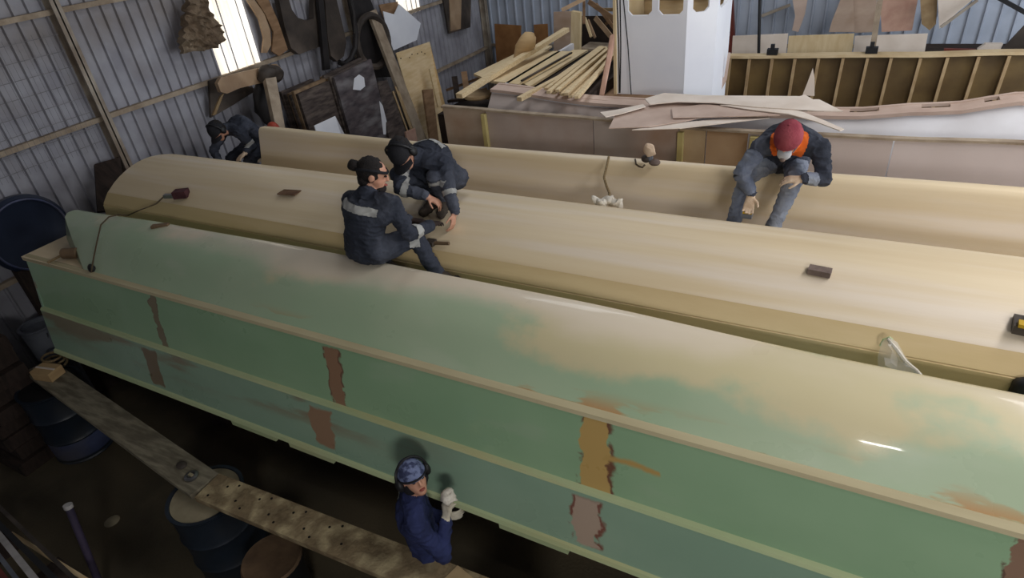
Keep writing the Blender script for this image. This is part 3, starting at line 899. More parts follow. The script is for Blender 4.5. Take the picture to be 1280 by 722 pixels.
sp = thing('plywood_sheet', 'tall yellow plywood sheet with small holes leaning behind the grey plank', 'plywood', at(530, 178, 0, -7.1))
MB().prism([at(495, 66, 0, -7.66), at(537, 52, 0, -7.66), at(561, 150, 0, -7.2), V0(562, 182, -7.1), V0(535, 184, -7.1)], .02).build('panel', M['ply_yellow'], sp)
mb = MB()
for a, b in ((501, 73), (512, 72), (522, 67), (527, 65), (531, 67), (515, 68)):
    p = at(a, b, 0, -7.58); mb.ball(p, .012, .012, .012, 6, 4)
mb.build('bolt_hole', M['hole'], sp)
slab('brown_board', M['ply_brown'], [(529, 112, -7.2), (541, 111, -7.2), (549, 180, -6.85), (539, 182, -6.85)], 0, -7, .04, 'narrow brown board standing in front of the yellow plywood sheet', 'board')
slab('brown_board', M['ply_yellow'], [(537, 86, -7.3), (541, 84, -7.3), (552, 130, -7.15), (548, 134, -7.15)], 0, -7, .03, 'short tan strip on the right edge of the yellow plywood sheet', 'board')
for k, (a, b, c_, d) in enumerate(((494, 108, 514, 164), (498, 114, 518, 170), (491, 114, 510, 166))):
    single(MB().bar(at(a, b, 0, -7.25), at(c_, d, 0, -7.0), .03, .03), 'thin_batten', M['frame_wood'], ['thin batten leaning left of the grey plank, upper one', 'thin batten leaning right against the grey plank foot', 'thin batten leaning left of the grey plank, lower one'][k], 'batten')
slab('pink_offcut', M['pink_wood'], [(507, 165, -6.7), (519, 160, -6.7), (523, 180, -6.6, 0), (512, 182, -6.6, 0)], 0, -6.7, .03, 'pinkish offcut at the foot of the grey plank', 'offcut')
slab('wall_board', M['mould'], [(554, -2), (589, -4), (588, 34), (562, 42)], 0, -7.86, .03, 'dark brown board hung high on the left wall near the corner', 'board')
slab('wall_board', M['template'], [(562, -2), (577, -3), (576, 36), (564, 39)], 0, -7.84, .02, 'lighter brown strip board hung on the dark wall board', 'board')

# far corner: orange sheets, crate with offcuts
slab('orange_sheet', M['orange_ply'], [(618, 30), (651, 32), (650, 72), (648, 92, 12.9, 0), (618, 94, 12.9, 0)], 1, 12.9, .03, 'orange brown sheet standing in the far corner behind the pale boards', 'sheet')
slab('orange_sheet', M['orange_ply'], [(667, 31), (684, 30), (684, 70, 12.9, 0), (667, 72, 12.9, 0)], 1, 12.9, .03, 'small orange brown sheet left of the tan crate', 'sheet')
cr = thing('crate', 'open wooden crate of offcuts behind the pale board pile', 'crate', at(740, 70, 1, 11.2))
zf = 0.0
MB().prism([at(692, 15, 1, 11.0), at(714, 14, 1, 11.0), at(713, 72, 1, 11.0), at(692, 72, 1, 11.0)], .02).build('front_panel', M['ply_pink'], cr)
MB().prism([at(714, 14, 1, 11.0), at(725, 16, 1, 11.0), at(724, 72, 1, 11.0), at(713, 72, 1, 11.0)], .1).build('corner_board', M['ply_light'], cr)
MB().prism([at(725, 60, 1, 11.1), at(756, 62, 1, 11.1), at(756, 66, 1, 11.1), at(725, 64, 1, 11.1)], .5).build('shelf', M['dust_wood'], cr)
MB().prism([at(725, 20, 1, 11.7), at(790, 20, 1, 11.7), at(790, 80, 1, 11.7), at(725, 80, 1, 11.7)], .02).build('back_panel', M['dark_brown'], cr)
pa0 = at(692, 72, 1, 11.0); pb0 = at(790, 72, 1, 11.0)
MB().box(pa0.x, pb0.x, 11.02, 11.7, 0, pa0.z).build('base', M['dark_brown'], cr)
sticks = [((731, -2), (702, 13), 5, 'template'), ((736, 2), (768, 24), 6, 'ply_brown'), ((744, 22), (764, 46), 6, 'template'), ((731, 22), (739, 46), 3, 'ply_light'), ((735, 25), (744, 47), 3, 'template'),
          ((730, -4), (730, 30), 3, 'ply_brown'), ((745, 5), (775, 45), 4, 'ply_brown'), ((752, 12), (770, 12), 4, 'frame_wood'), ((757, 30), (772, 20), 4, 'ply_brown')]
wheres = ['sloping left from the peak', 'sloping right from the peak', 'leaning inside on the right', 'pale and upright inside', 'leaning beside the pale upright one', 'dark and upright at the peak', 'longest, at the back right', 'short, near the top right', 'short, crossing at lower right']
for k, (a, b, w, mm) in enumerate(sticks):
    single(MB().bar(at(a[0], a[1], 1, 11.3 + .03 * k), at(b[0], b[1], 1, 11.05 + .04 * k), .014 * w, .03, (0, 1, 0)), 'wood_offcut', M[mm], 'brown wood offcut in the crate, %s' % wheres[k], 'offcut', 'offcuts in the crate')
for k, (a, b, c_, d, mm) in enumerate(((560, 112, 604, 96, 'ply_brown'), (568, 96, 572, 122, 'dark_brown'), (580, 90, 584, 118, 'ply_brown'), (575, 118, 606, 112, 'frame_wood'), (562, 126, 600, 122, 'dark_brown'), (590, 110, 612, 122, 'frame_wood'))):
    single(MB().bar(at(a, b, 1, 8.6 - .12 * k), at(c_, d, 1, 8.4 - .12 * k), .09, .04), 'scrap_wood', M[mm], 'scrap of brown wood left of the board pile, ' + ['lying at the top', 'upright and darkest', 'upright and lighter', 'flat and pale', 'flat at the bottom', 'next to the boat side'][k], 'scrap', 'scrap wood left of the boards')
zs = min((o.matrix_basis.translation.z for o in COL.objects if o.name.startswith('scrap_wood')))
MB0 = MB().box(-5.5, -4.3, 7.6, 8.75, 0, max(.5, zs - .02)); single(MB0, 'low_bin', M['dark_brown'], 'dark wooden bin under the scraps left of the boat', 'bin')
mb = MB().lathe(at(598, 121, 1, 7.7), [(.0, 0), (.2, 0), (.21, .02), (.2, .05), (0, .05)], 20); single(mb, 'round_offcut', M['frame_wood'], 'round tan wooden disc left of the boat side', 'offcut')

# boards on the aft deck
ZP = 2.5
sheets = [('ply_light', [(592, 92), (667, 56), (690, 57), (614, 101)], 2.47, 'pale plywood sheet at left of the board pile on the boat'),
          ('ply_light', [(614, 101), (664, 63), (716, 64), (647, 105)], 2.50, 'widest pale plywood sheet in the board pile on the boat'),
          ('ply_light', [(652, 103), (716, 62), (735, 62), (662, 108)], 2.47, 'pale plywood sheet at right of the board pile, beside battens')]
for mm, px_, z, lab in sheets:
    slab('plywood_sheet', M[mm], px_, 2, z, .03, lab, 'plywood', 'plywood sheets on the boat')
MB_ = MB().box(-4.05, -2.9, 7.3, 9.45, 2.29, 2.42)
single(MB_, 'timber_stack', M['dark_brown'], 'dark timber under the pale plywood sheets on the boat', 'timber')
single(MB().bar(at(574, 120, 2, 2.50), at(708, 37, 1, 9.6), .10, .06), 'long_timber', M['batten'], 'longest pale timber, lying across the plywood sheets and pointing up right', 'timber')
single(MB().bar(at(649, 124, 2, 2.49), at(737, 77, 2, 2.51), .07, .05), 'long_timber', M['batten'], 'pale timber lying between plywood sheets and batten bundle', 'timber')
single(MB().bar(at(652, 101, 2, 2.52), at(714, 66, 2, 2.53), .03, .02), 'long_timber', M['mould'], 'thin dark strip lying on the plywood sheets', 'timber')
for k in range(13):
    t = k / 12
    a = (678 + 44 * t + random.uniform(-2, 2), 112 + 9 * t + random.uniform(-2.5, 2.5)); b = (751 + 20 * t, 58 + 8 * t + random.uniform(-1, 1))
    za = 2.475 + .05 * ((k * 7) % 3); pa_ = at(a[0], a[1], 2, za); pb_ = at(b[0], b[1], 2, za + .04)
    single(MB().bar(pa_, pb_, .05, .03), 'batten', M['batten'], 'pale batten in the bundle left of the wheelhouse, number %s counted from the left' % ['one', 'two', 'three', 'four', 'five', 'six', 'seven', 'eight', 'nine', 'ten', 'eleven', 'twelve', 'thirteen'][k], 'batten', 'battens in the bundle')
sk = MB().tube([at(642, 83, 1, 8.3), at(646, 72, 1, 8.4), at(652, 62, 1, 8.45), at(660, 52, 1, 8.5), at(664, 44, 1, 8.55), at(665, 41, 1, 8.55)], [.02, .06, .11, .13, .09, .03], 14).crumple(.02, 12)
single(sk, 'paper_bag', M['ply'], 'pale tan rolled bag standing on the plywood sheets', 'bag', sharp=60)
slab('pink_prop', M['pink_wood'], [(749, 120, 7.45), (755, 120, 7.45), (768, 57, 7.7), (768, 42, 7.7), (763, 44, 7.7), (759, 70, 7.6)], 1, 7.6, .05, 'pinkish upright timber leaning beside the wheelhouse corner', 'timber')
for k, (a, b) in enumerate((((771, -4), (774, 116)), ((775, -4), (775, 116)), ((779, -4), (789, 118)))):
    single(MB().tube([at(a[0], a[1], 1, 7.7), at((a[0] + b[0]) / 2 + 1, 58, 1, 7.66), at(b[0], b[1], 1, 7.6)], .008, 6), 'hanging_line', M['black'], 'thin dark line hanging in front of wheelhouse, ' + ['leftmost', 'second from the left', 'rightmost'][k], 'line')

# thin template sheets across the gunwale
tz = [('template_dark', [(761, 160), (770, 142), (798, 134), (860, 124), (948, 132), (900, 141), (862, 150), (812, 158)], 2.515, 'large rosy-brown thin template lowest in the pile on the gunwale', None),
      ('template_pale', [(790, 162), (840, 154), (960, 143), (962, 147), (850, 160)], 2.50, 'long narrow pale strip sticking out below the rosy template', None),
      ('template_dark', [(840, 135), (880, 130), (975, 137), (975, 144), (841, 147)], 2.535, 'straight rosy plank-like template with square left end', None),
      ('template_pale', [(806, 123), (830, 116), (882, 119), (1000, 120), (1006, 118), (1016, 124), (1024, 124), (1054, 139), (1020, 138), (940, 133), (890, 128), (846, 127), (812, 130)], 2.56, 'long pale curved template on top of the pile', None),
      ('template_pale', [(750, 140), (770, 137), (804, 130), (807, 133), (776, 142), (757, 146)], 2.545, 'pale forked template tip at the left end of the pile', None),
      ('template_pale', [(900, 131), (960, 133), (1002, 139), (1030, 150), (1055, 161), (1050, 163), (1018, 151), (985, 142), (940, 137)], 2.55, 'thin pale curved strip drooping over gunwale at right', None)]
for mm, px_, z, lab, _ in tz:
    slab('thin_template', M[mm], px_, 2, z, .008, lab, 'template', 'thin templates on the gunwale')
slab('thin_template', M['template_pale'], [(1003, 119), (1009, 104), (1016, 85), (1018, 98), (1018, 120)], 1, 7.35, .006, 'pale pointed shard standing up from the template pile', 'template')
slab('small_shelf', M['template_dark'], [(893, 108), (905, 96), (910, 66), (913, 66), (908, 100), (899, 118)], 1, 8.6, .02, 'narrow rosy board beside the right foot of the wheelhouse', 'board')

# back wall things at right
single(MB().bar(at(908, -6, 1, 12.6), at(912, 78, 1, 12.6) , .22, .14, (0, 1, 0)), 'maroon_post', M['maroon'], 'maroon steel post behind right side of the wheelhouse', 'post')
for k, (a, b) in enumerate(((916, 985), (986, 1068), (1069, 1160))):
    slab('plywood_strip', M['template_pale' if k != 1 else 'ply_light'], [(a, 45), (b, 42), (b, 100, 10.6, 0), (a, 100, 10.6, 0)], 1, 10.6, .02, ['plywood sheet standing behind the bulwark, next to maroon post', 'plywood sheet standing behind the bulwark, middle one', 'plywood sheet standing behind the bulwark, rightmost one'][k], 'plywood', 'plywood behind the bulwark')
single(MB().tube([at(950, -6, 1, 10.4), at(948, 84, 1, 10.4)], .022, 8), 'black_pole', M['black'], 'thin black upright pole between maroon post and hanging templates', 'pole')
slab('hanging_template', M['template_dark'], [(990, -4), (1010, -4), (1006, 18), (998, 40), (990, 38), (994, 20)], 1, 12.9, .03, 'narrow brown template hanging on the back wall, leftmost', 'template')
slab('hanging_template', M['ply_pink'], [(1036, 40), (1040, 26), (1052, -4), (1066, -4), (1068, 40)], 1, 12.7, .03, 'pinkish triangular template hanging on the back wall', 'template')
slab('hanging_template', M['ply_pink'], [(1064, -4), (1096, -4), (1094, 40), (1068, 41)], 1, 12.8, .03, 'pinkish wide template beside triangular one on back wall', 'template')
slab('hanging_template', M['pink_wood'], [(1100, -4), (1148, -4), (1140, 38), (1102, 40)], 1, 12.8, .03, 'orange-pink template right of the dark pole on back wall', 'template')
slab('hanging_template', M['frame_wood'], [(1150, -4), (1172, -4), (1170, 30), (1162, 38), (1152, 30)], 1, 12.5, .05, 'hanging tan fibrous strip at right of the wall templates', 'template')
slab('hanging_template', M['template_pale'], [(1172, -4), (1220, -4), (1196, 16), (1174, 36)], 1, 12.4, .03, 'pale grey triangular sheet at top right of back wall', 'template')
single(MB().bar(at(1101, -6, 1, 10.35), at(1090, 66, 1, 10.3), .07, .05, (0, 1, 0)), 'dark_prop', M['dust_wood'], 'upright brown prop in front of the pink templates', 'prop')
single(MB().bar(at(1246, -4, 1, 12.6), at(1284, 17, 1, 12.6), .06, .04, (0, 1, 0)), 'diagonal_brace', M['black'], 'dark diagonal brace at the top right corner', 'brace')
single(MB().bar(at(952, 20, 1, 13.42), at(988, 6, 1, 13.42), .05, .04, (0, 1, 0)), 'diagonal_brace', M['steel'], 'grey diagonal brace left of the hanging templates', 'brace')
single(MB().bar(at(1176, 34, 1, 12.3), at(1222, 0, 1, 12.3), .04, .04, (0, 1, 0)), 'diagonal_brace', M['steel'], 'thin brace along the pale triangular sheet', 'brace')
slab('leaning_board', M['mould'], [(1248, 66), (1284, 28), (1284, 72)], 1, 10.9, .03, 'dark board slanting at the right edge behind the bulwark', 'board')
bq = at(1222, 67, 1, 11.2); single(MB().box(bq.x - .7, bq.x + .6, 11.15, 11.8, bq.z - .05, bq.z).box(bq.x - .6, bq.x - .5, 11.2, 11.75, 0, bq.z - .05).box(bq.x + .4, bq.x + .5, 11.2, 11.75, 0, bq.z - .05), 'workbench', M['dark_brown'], 'dark workbench behind the bulwark carrying a pale block', 'bench')
slab('white_block', M['template_pale'], [(1222, 62), (1232, 55), (1254, 55), (1248, 67), (1222, 67)], 1, 11.2, .1, 'small pale block behind the bulwark at far right', 'block')
slab('dark_strip', M['maroon'], [(1180, 61), (1220, 62), (1220, 67), (1180, 67)], 1, 11.2, .06, 'reddish bar lying behind the bulwark at right', 'strip')
for k, px_ in enumerate((965, 1088)):
    c = at(px_, 71, 1, YFAR); c.z = fz(c.x) + .055
    mb = MB().box(c.x - .07, c.x + .07, YFAR - .05, YFAR + .05, c.z, c.z + .07).box(c.x - .03, c.x + .02, YFAR - .03, YFAR + .03, c.z + .07, c.z + .13)
    single(mb, 'clamp', M['black'], ['small black clamp on the bulwark rail, left one', 'small black clamp on the bulwark rail below brown prop'][k], 'clamp')
slab('bow_knee', M['template_pale'], [(1268, 133), (1280, 122), (1292, 112), (1292, 133)], 1, 7.1, .1, 'pale wedge block on the gunwale at right edge', 'block')

# ------------------------------------------------------------------ dark left corner
dk = thing('round_tank', 'dark blue round tank lid standing against left wall', 'tank', (-7.5, 2.95, 0))
c = at(36, 292, 0, -7.55)
T = Matrix.Rotation(math.radians(90), 3, 'Y') @ Matrix.Identity(3)
MB().lathe(c, [(0, -.08), (.40, -.08), (.42, -.05), (.42, .02), (.39, .05), (.36, .03), (0, .03)], 40, tilt=T).build('disc', M['blue_plastic'], dk)
MB().tube([c + Vector((.055, math.cos(a) * .375, math.sin(a) * .375)) for a in [2 * math.pi * k / 40 for k in range(41)]], .012, 6).build('rim', M['bucket_blue'], dk)
MB().box(-7.62, -7.5, c.y - .3, c.y + .3, 0, c.z - .3).build('stand', M['dark_brown'], dk)
slab('dark_board', M['dark_brown'], [(118, 205, -7.8), (150, 196, -7.8), (160, 262, -7.3), (122, 264, -7.3)], 0, -7.4, .03, 'dark brown board darkened as shade between ribbed wall and middle hull end', 'board')  # board colour darkened to stand for the shadow on the dirty wall
for k in range(9):
    z0 = k * .165
    j = random.uniform(-.05, .05)
    single(MB().box(-7.75 + j, -7.0 + j, 1.42 + random.uniform(-.06, .06), 1.95 + random.uniform(-.05, .05), z0, z0 + .15), 'dark_plank', M['dark_brown'],
           'dark brown plank in the stack at left edge, %s from the floor' % ['first', 'second', 'third', 'fourth', 'fifth', 'sixth', 'seventh', 'eighth', 'topmost and ninth'][k], 'plank', 'dark planks stacked at left')


def bucket(name, c, r0, r1, h, mm, label, cat, lidm=None, group=None, handle=True):
    b = thing(name, label, cat, c, group)
    c = Vector(c)
    MB().lathe(c, [(0, 0), (r0, 0), (r0 + .3 * (r1 - r0), h * .3), (r1, h - .03), (r1 + .012, h - .02), (r1 + .012, h), (r1 - .02, h), (r1 - .02, h - .05), (0, h - .05)], 28).build('body', M[mm], b)
    if lidm:
        MB().lathe(c + Vector((0, 0, h - .005)), [(0, 0), (r1 + .005, 0), (r1 + .018, .015), (r1 + .005, .035), (r1 - .03, .02), (0, .02)], 28).build('lid', M[lidm], b)
    if handle:
        MB().tube([c + Vector((math.cos(a) * (r1 + .02), -.02, h - .06 - math.sin(a) * .12)) for a in [math.pi * k / 10 for k in range(11)]], .005, 6).build('handle', M['metal'], b)
    return b


def drum(c, r, h, mm, label, lidm):
    b = thing('drum', label, 'drum', c); c = Vector(c)
    prof = [(0, 0), (r, 0), (r + .012, .015), (r, .03)]
    for zz in (h * .33, h * .66):
        prof += [(r, zz - .03), (r + .014, zz), (r, zz + .03)]
    prof += [(r, h - .03), (r + .012, h - .015), (r + .012, h), (r - .015, h), (r - .02, h - .02), (0, h - .02)]
    MB().lathe(c, prof, 36).build('body', M[mm], b)
    if mm == 'drum' and 'far left' in label:
        MB().lathe(c, [(r + .004, .06), (r + .006, .08), (r + .006, .26), (r + .004, .28)], 36).build('paint_band', M['bucket_blue'], b)
    MB().lathe(c + Vector((0, 0, h - .02)), [(0, 0), (r - .02, 0), (r - .02, .012), (0, .014)], 36).build('lid', M[lidm], b)
    return b


# scaffold: two planks on drums
ZPL = .94
pl = at(258, 618, 2, .88)
drum((pl.x - .02, pl.y, 0), .285, .88, 'drum', 'navy blue drum with dusty tan top carrying the middle of the plank', 'lid')
p2 = at(62, 478, 2, .88)
drum((p2.x, p2.y - .02, 0), .285, .88, 'drum', 'dark drum under the far left end of the plank', 'black')
p3 = at(500, 730, 2, .88)
drum((-1.05, 1.45, 0), .285, .88, 'drum', 'drum carrying the near end of the plank', 'lid')


def plank(a, b, w, t, name, mm, label):
    r = thing(name, label, 'plank', (a + b) / 2)
    MB().bar(a, b, w, t).build('board', M[mm], r)
    return r


d_a = (at(28, 471, 2, ZPL) + at(72, 450, 2, ZPL)) / 2; d_b = (at(243, 618, 2, ZPL) + at(270, 597, 2, ZPL)) / 2
d_d = (at(505, 724, 2, ZPL) + at(556, 712, 2, ZPL)) / 2
w1 = (at(150, 548, 2, ZPL) - at(173, 518, 2, ZPL)).length * .9
dirn = (d_d - d_b).normalized()
pk1 = plank(d_a - (d_b - d_a).normalized() * .05, d_b - Vector((0, 0, .0)), .25, .05, 'scaffold_plank', 'plank', 'long grey scaffold plank from left drum to middle drum')
pk2 = plank(d_b + dirn * .03, d_d + dirn * 1.1, .25, .05, 'scaffold_plank', 'plank_spot', 'spattered scaffold plank with small holes, running right to the standing worker')
mb = MB(); side = Vector((-dirn.y, dirn.x, 0)).normalized()
for k in range(16):
    p = d_b + dirn * (.12 + k * .085) + side * ((-.07, .05, .09, -.03)[k % 4]) + Vector((0, 0, .025))
    mb.lathe(p, [(0, 0), (.010, 0), (.010, .002), (0, .002)], 8)
mb.build('screw_hole', M['hole'], pk2)
p = at(240, 596, 2, ZPL + .03)
ft = thing('steel_fitting', 'small round steel fitting on the plank above the middle drum', 'fitting', p)
MB().lathe(p, [(0, 0), (.05, 0), (.055, .02), (.035, .03), (.035, .01), (0, .01)], 18).build('ring', M['metal'], ft)
MB().box(p.x - .02, p.x + .02, p.y - .012, p.y + .012, p.z + .008, p.z + .035).build('nut', M['lid'], ft)
p = at(228, 583, 2, ZPL + .03)
single(MB().ball(p + Vector((0, 0, .02)), .05, .04, .02, 10, 6), 'dark_rag', M['mould'], 'dark wad beside the steel fitting on the plank', 'rag')
# crate and rope on the far end of the plank
p = at(62, 470, 2, ZPL + .03)
bxx = thing('small_box', 'small tan cardboard box at the far end of the plank', 'box', p)
MB().bar(p + Vector((-.12, -.02, .05)), p + Vector((.12, .03, .05)), .16, .1).build('carton', M['ply'], bxx)
MB().bar(p + Vector((-.12, -.02, .103)), p + Vector((.12, .03, .103)), .02, .006).build('tape', M['template_pale'], bxx)
pc = at(72, 455, 2, ZPL + .03)
single(MB().tube([pc + Vector((math.cos(a) * .13, math.sin(a) * .09, .02 + .004 * k)) for k, a in enumerate([.5 * q for q in range(30)])], .012, 6), 'rope_coil', M['rope'], 'coil of pale rope behind the box on the plank end', 'rope')
slab('wood_wedge', M['frame_wood'], [(556, 722), (572, 706), (592, 722), (580, 735)], 2, ZPL + .03, .03, 'pale wooden wedge on the plank at right of the standing worker', 'wedge')

q = at(95, 560, 2, 0); False and bucket('bucket', (q.x, q.y - .02, 0), .15, .18, .42, 'bucket_blue', 'blue grey bucket on the floor behind the plank, left of drum', 'bucket')
q = at(45, 405, 1, 2.33); bucket('bucket', (q.x, q.y, .0), .15, .17, q.z, 'bucket', 'tall white-rimmed bucket beside the stern of the green hull', 'bucket')
q = at(340, 700, 2, .60); bucket('bucket', (q.x, q.y, 0), .19, .21, .60, 'black', 'black pail with round brown lid beneath the plank', 'bucket', 'dust_lid', handle=False)
q = at(140, 651, 2, 0); single(MB().lathe((q.x, q.y, 0), [(0, 0), (.07, 0), (.06, .006), (0, .008)], 14), 'floor_blob', M['lid'], 'small pale dried spill on the dark floor', 'spill')
# pipes and strips at the bottom left, purple pipe
a = at(85, 632, 2, .95); b = at(124, 728, 2, .2)
pp = thing('purple_pipe', 'purple pipe leaning upright at bottom left', 'pipe', b)
MB().tube([a, a + (b - a) * 1.25], .028, 12).build('tube', M['purple_pipe'], pp)
MB().tube([a + (a - b).normalized() * .012, a - (a - b).normalized() * .02], .034, 12).build('end_ring', M['strip_white'], pp)
sl = [((-6, 662), (44, 724), 'strip_white', .045, 'white strip in the bundle at the bottom left corner, brightest'), ((-6, 650), (75, 730), 'black', .04, 'black strip right of the bright white strip, bottom left'),
      ((6, 640), (98, 728), 'mould', .03, 'dark grey strip in the bundle at bottom left, upper one'), ((36, 680), (120, 732), 'ply_yellow', .03, 'yellow brown strip at the right of the bottom left bundle'),
      ((-6, 688), (26, 730), 'bucket', .03, 'grey strip at the lower left of the bottom left bundle'), ((-6, 706), (14, 732), 'maroon', .03, 'reddish strip in the extreme bottom left corner')]
for k, (a, b, mm, w, lab) in enumerate(sl):
    A_ = at(a[0], a[1], 2, .5); B_ = at(b[0], b[1], 2, .62)
    e = (B_ - A_)
    single(MB().bar(A_ - e * .3, B_ + e * .6, w, .02), 'long_strip', M[mm], lab, 'strip', 'long strips at bottom left')
A_ = at(20, 690, 2, .3)
for xx, lab in ((-.45, 'low dark trestle under the strips at bottom left, farther one'), (.65, 'low dark trestle under the strips at bottom left, nearer one')):
    single(MB().box(A_.x + xx - .05, A_.x + xx + .05, A_.y - .6, A_.y + .1, 0, .46), 'trestle', M['dark_brown'], lab, 'trestle')

# ------------------------------------------------------------------ tools on the hulls
def mid_z(yy):
    t = (yy - 3.36) / .98
    return 2.415 + .155 * math.sin(math.pi * min(1, max(0, t))) ** .85


def on_mid(px_, py_, dz=0.0):
    z = 2.5
    for _ in range(12):
        p = at(px_, py_, 2, z); z = mid_z(p.y)
    p = at(px_, py_, 2, z); p.z += dz
    return p


def rot_box(c, u, L_, w, h):
    u = Vector(u).normalized()
    return MB().bar(Vector(c) - u * L_ / 2 + Vector((0, 0, h / 2)), Vector(c) + u * L_ / 2 + Vector((0, 0, h / 2)), w, h)


p = on_mid(1024, 342, .0)
sb = thing('sanding_block', 'brown grey sanding block lying on the middle hull at right', 'sanding block', p)
rot_box(p, (1, -.1, 0), .125, .065, .03).build('block', M['sand_grey'], sb)
rot_box(p + Vector((0, 0, .03)), (1, -.1, 0), .125, .066, .006).build('paper', M['sand_grey'], sb)
p = on_mid(363, 241)
mb = MB().bar(p + Vector((-.1, -.02, .008)), p + Vector((.1, .0, .012)), .10, .008); single(mb, 'sandpaper_sheet', M['sand'], 'brown sheet of sandpaper lying on the middle hull behind seated worker', 'sandpaper')
# power sander with cable at the left
p = on_mid(228, 246)
ps = thing('sander', 'maroon sander with steel end lying on left end of middle hull', 'sander', p)
rot_box(p, (1, .55, 0), .13, .10, .07).build('body', M['maroon_pad'], ps)
rot_box(p + Vector((-.12, -.05, .0)), (1, .3, 0), .11, .04, .035).build('shank', M['metal'], ps)
p0 = p + Vector((-.17, -.07, .02))
cab = [p0, on_mid(196, 256, .012), on_mid(175, 264, .012)]
gz_ = lambda q, dz=0: Vector((q.x, q.y, dz + 2.38))
cab += [at(160, 269, 1, 3.1), at(148, 268, 1, 2.95), at(136, 271, 1, 2.86), at(126, 281, 1, 2.74), at(122, 298, 1, 2.62), at(117, 322, 1, 2.47), at(114, 340, 1, 2.35)]
single(MB().tube(cab, .0065, 6), 'cable', M['cable'], 'thin brown cable trailing from maroon sander over the green hull stern', 'cable')
p = at(115, 336, 1, 2.40)
sw = MB().ball(p, .035, .03, .05, 12, 8); single(sw, 'cable_plug', M['black'], 'black plug at the end of the cable on green hull chine', 'plug')
p = at(202, 286, 2, 2.40)
rb = thing('sanding_block', 'small brown block on ridge of green hull near the stern', 'sanding block', p)
rot_box(p, (1, .6, 0), .15, .05, .045).build('block', M['wood_tool'], rb)
rot_box(p + Vector((0, 0, -.004)), (1, .6, 0), .152, .054, .01).build('paper', M['sand'], rb)
p = at(92, 322, 2, 2.17)
tr = thing('tape_roll', 'brown roll with a stick handle on the stern shelf', 'roll', p)
MB().tube([p + Vector((-.07, -.03, .05)), p + Vector((.07, .03, .05))], .05, 16).build('roll', M['wood_tool'], tr)
MB().tube([p + Vector((-.08, -.04, .04)), p + Vector((-.14, -.16, .012))], .012, 8).build('handle', M['rope'], tr)
# hammer-like scraper by the crouching worker
p = on_mid(546, 307, .012)
hm = thing('scraper', 'scraper with dark head and wooden handle under the crouching worker hand', 'scraper', p)
a = on_mid(541, 307, .025); b = on_mid(562, 308, .025)
MB().tube([a, b], [.016, .013], 8).build('handle', M['wood_tool'], hm)
MB().bar(on_mid(534, 306, .028), on_mid(544, 308, .028), .065, .035).build('head', M['mould'], hm)
p = on_mid(521, 293, .0)
# rope and rag
rp = [at(761, 196, 1, 5.02), at(759, 206, 1, 4.9), at(757, 214, 1, 4.82), at(755, 222, 1, 4.74), at(758, 232, 1, 4.68), at(762, 242, 1, 4.6), on_mid(761, 250, .02), on_mid(760, 254, .02)]
single(MB().tube(rp, .011, 7), 'rope', M['rope'], 'short brown rope hanging down far hull to white rag', 'rope')
for k, (px_, s) in enumerate(((750, .9), (758, 1.0), (768, .9))):
    pass
mb = MB()
for px_, py_, r in ((747, 253, .045), (753, 256, .055), (760, 255, .05), (768, 256, .05), (773, 258, .035)):
    mb.ball(on_mid(px_, py_, .022), r, r * .8, .035, 14, 10)
mb.crumple(.028, 22).crumple(.012, 50)
single(mb, 'rag', M['rag'], 'crumpled white rag at the foot of the rope on middle hull', 'rag', sharp=70)
# glove and tool on the far ridge
p = at(812, 204, 1, 5.02)
gl = thing('glove_on_tool', 'tan glove standing on small grinder on ridge of the far hull', 'grinder', p)
MB().ball(p + Vector((.0, 0, .12)), .05, .045, .06, 14, 10).crumple(.02, 20).build('glove', M['glove'], gl)
MB().ball(p + Vector((-.03, 0, .04)), .045, .04, .035, 12, 8).build('grinder_head', M['mould'], gl)
MB().ball(p + Vector((.05, -.02, .02)), .05, .05, .025, 12, 8).build('disc', M['sand_grey'], gl)
MB().tube([p + Vector((0, 0, .03)), p + Vector((.0, 0, .1))], [.03, .03], 8).build('body', M['bucket'], gl)
cabp = [at(806, 206, 1, 4.98), at(803, 209, 1, 4.95), at(799, 208, 1, 4.95), at(795, 205, 1, 4.97), at(794, 199, 1, 5.05)]
MB().tube(cabp, .008, 6).build('cable', M['cable'], gl)
# plastic film in the gap
film = []
c = at(1118, 445, 1, 3.2)
outl = [(1102, 426), (1112, 421), (1122, 428), (1132, 446), (1146, 462), (1158, 476), (1140, 474), (1118, 468), (1098, 462), (1097, 446)]
mb = MB(); npt = len(outl)
vs = [at(a_, b_, 1, 3.255 - (b_ - 421) / 55 * .19 - .02 * abs(math.sin(i * 2.1))) for i, (a_, b_) in enumerate(outl)]
for ring_ in (.66, .33):
    pass
cc = sum(vs, Vector()) / npt
rings = [vs] + [[cc + (v - cc) * s + Vector((0, -.02 + .015 * math.sin(i * 3.1 + s * 9), .012 * math.cos(i * 2.3) + .02)) for i, v in enumerate(vs)] for s in (.7, .4)] + [[cc]]
allv = [v for r_ in rings for v in r_]
fs = []
for r_ in range(2):
    for i in range(npt): fs.append((r_ * npt + i, r_ * npt + (i + 1) % npt, (r_ + 1) * npt + (i + 1) % npt, (r_ + 1) * npt + i))
for i in range(npt): fs.append((2 * npt + i, 2 * npt + (i + 1) % npt, 3 * npt))
mb.add(allv, fs); mb.smooth = True
fo = thing('plastic_bag', 'clear plastic bag with white twisted neck hanging in the gap at right', 'bag', cc)
mb.build('film', M['plastic'], fo)
MB().tube([at(1110, 424, 1, 3.23), at(1120, 436, 1, 3.17), at(1132, 452, 1, 3.12), at(1146, 464, 1, 3.08), at(1157, 475, 1, 3.04)], [.008, .012, .010, .013, .008], 7).crumple(.006, 40).build('neck', M['rag'], fo)
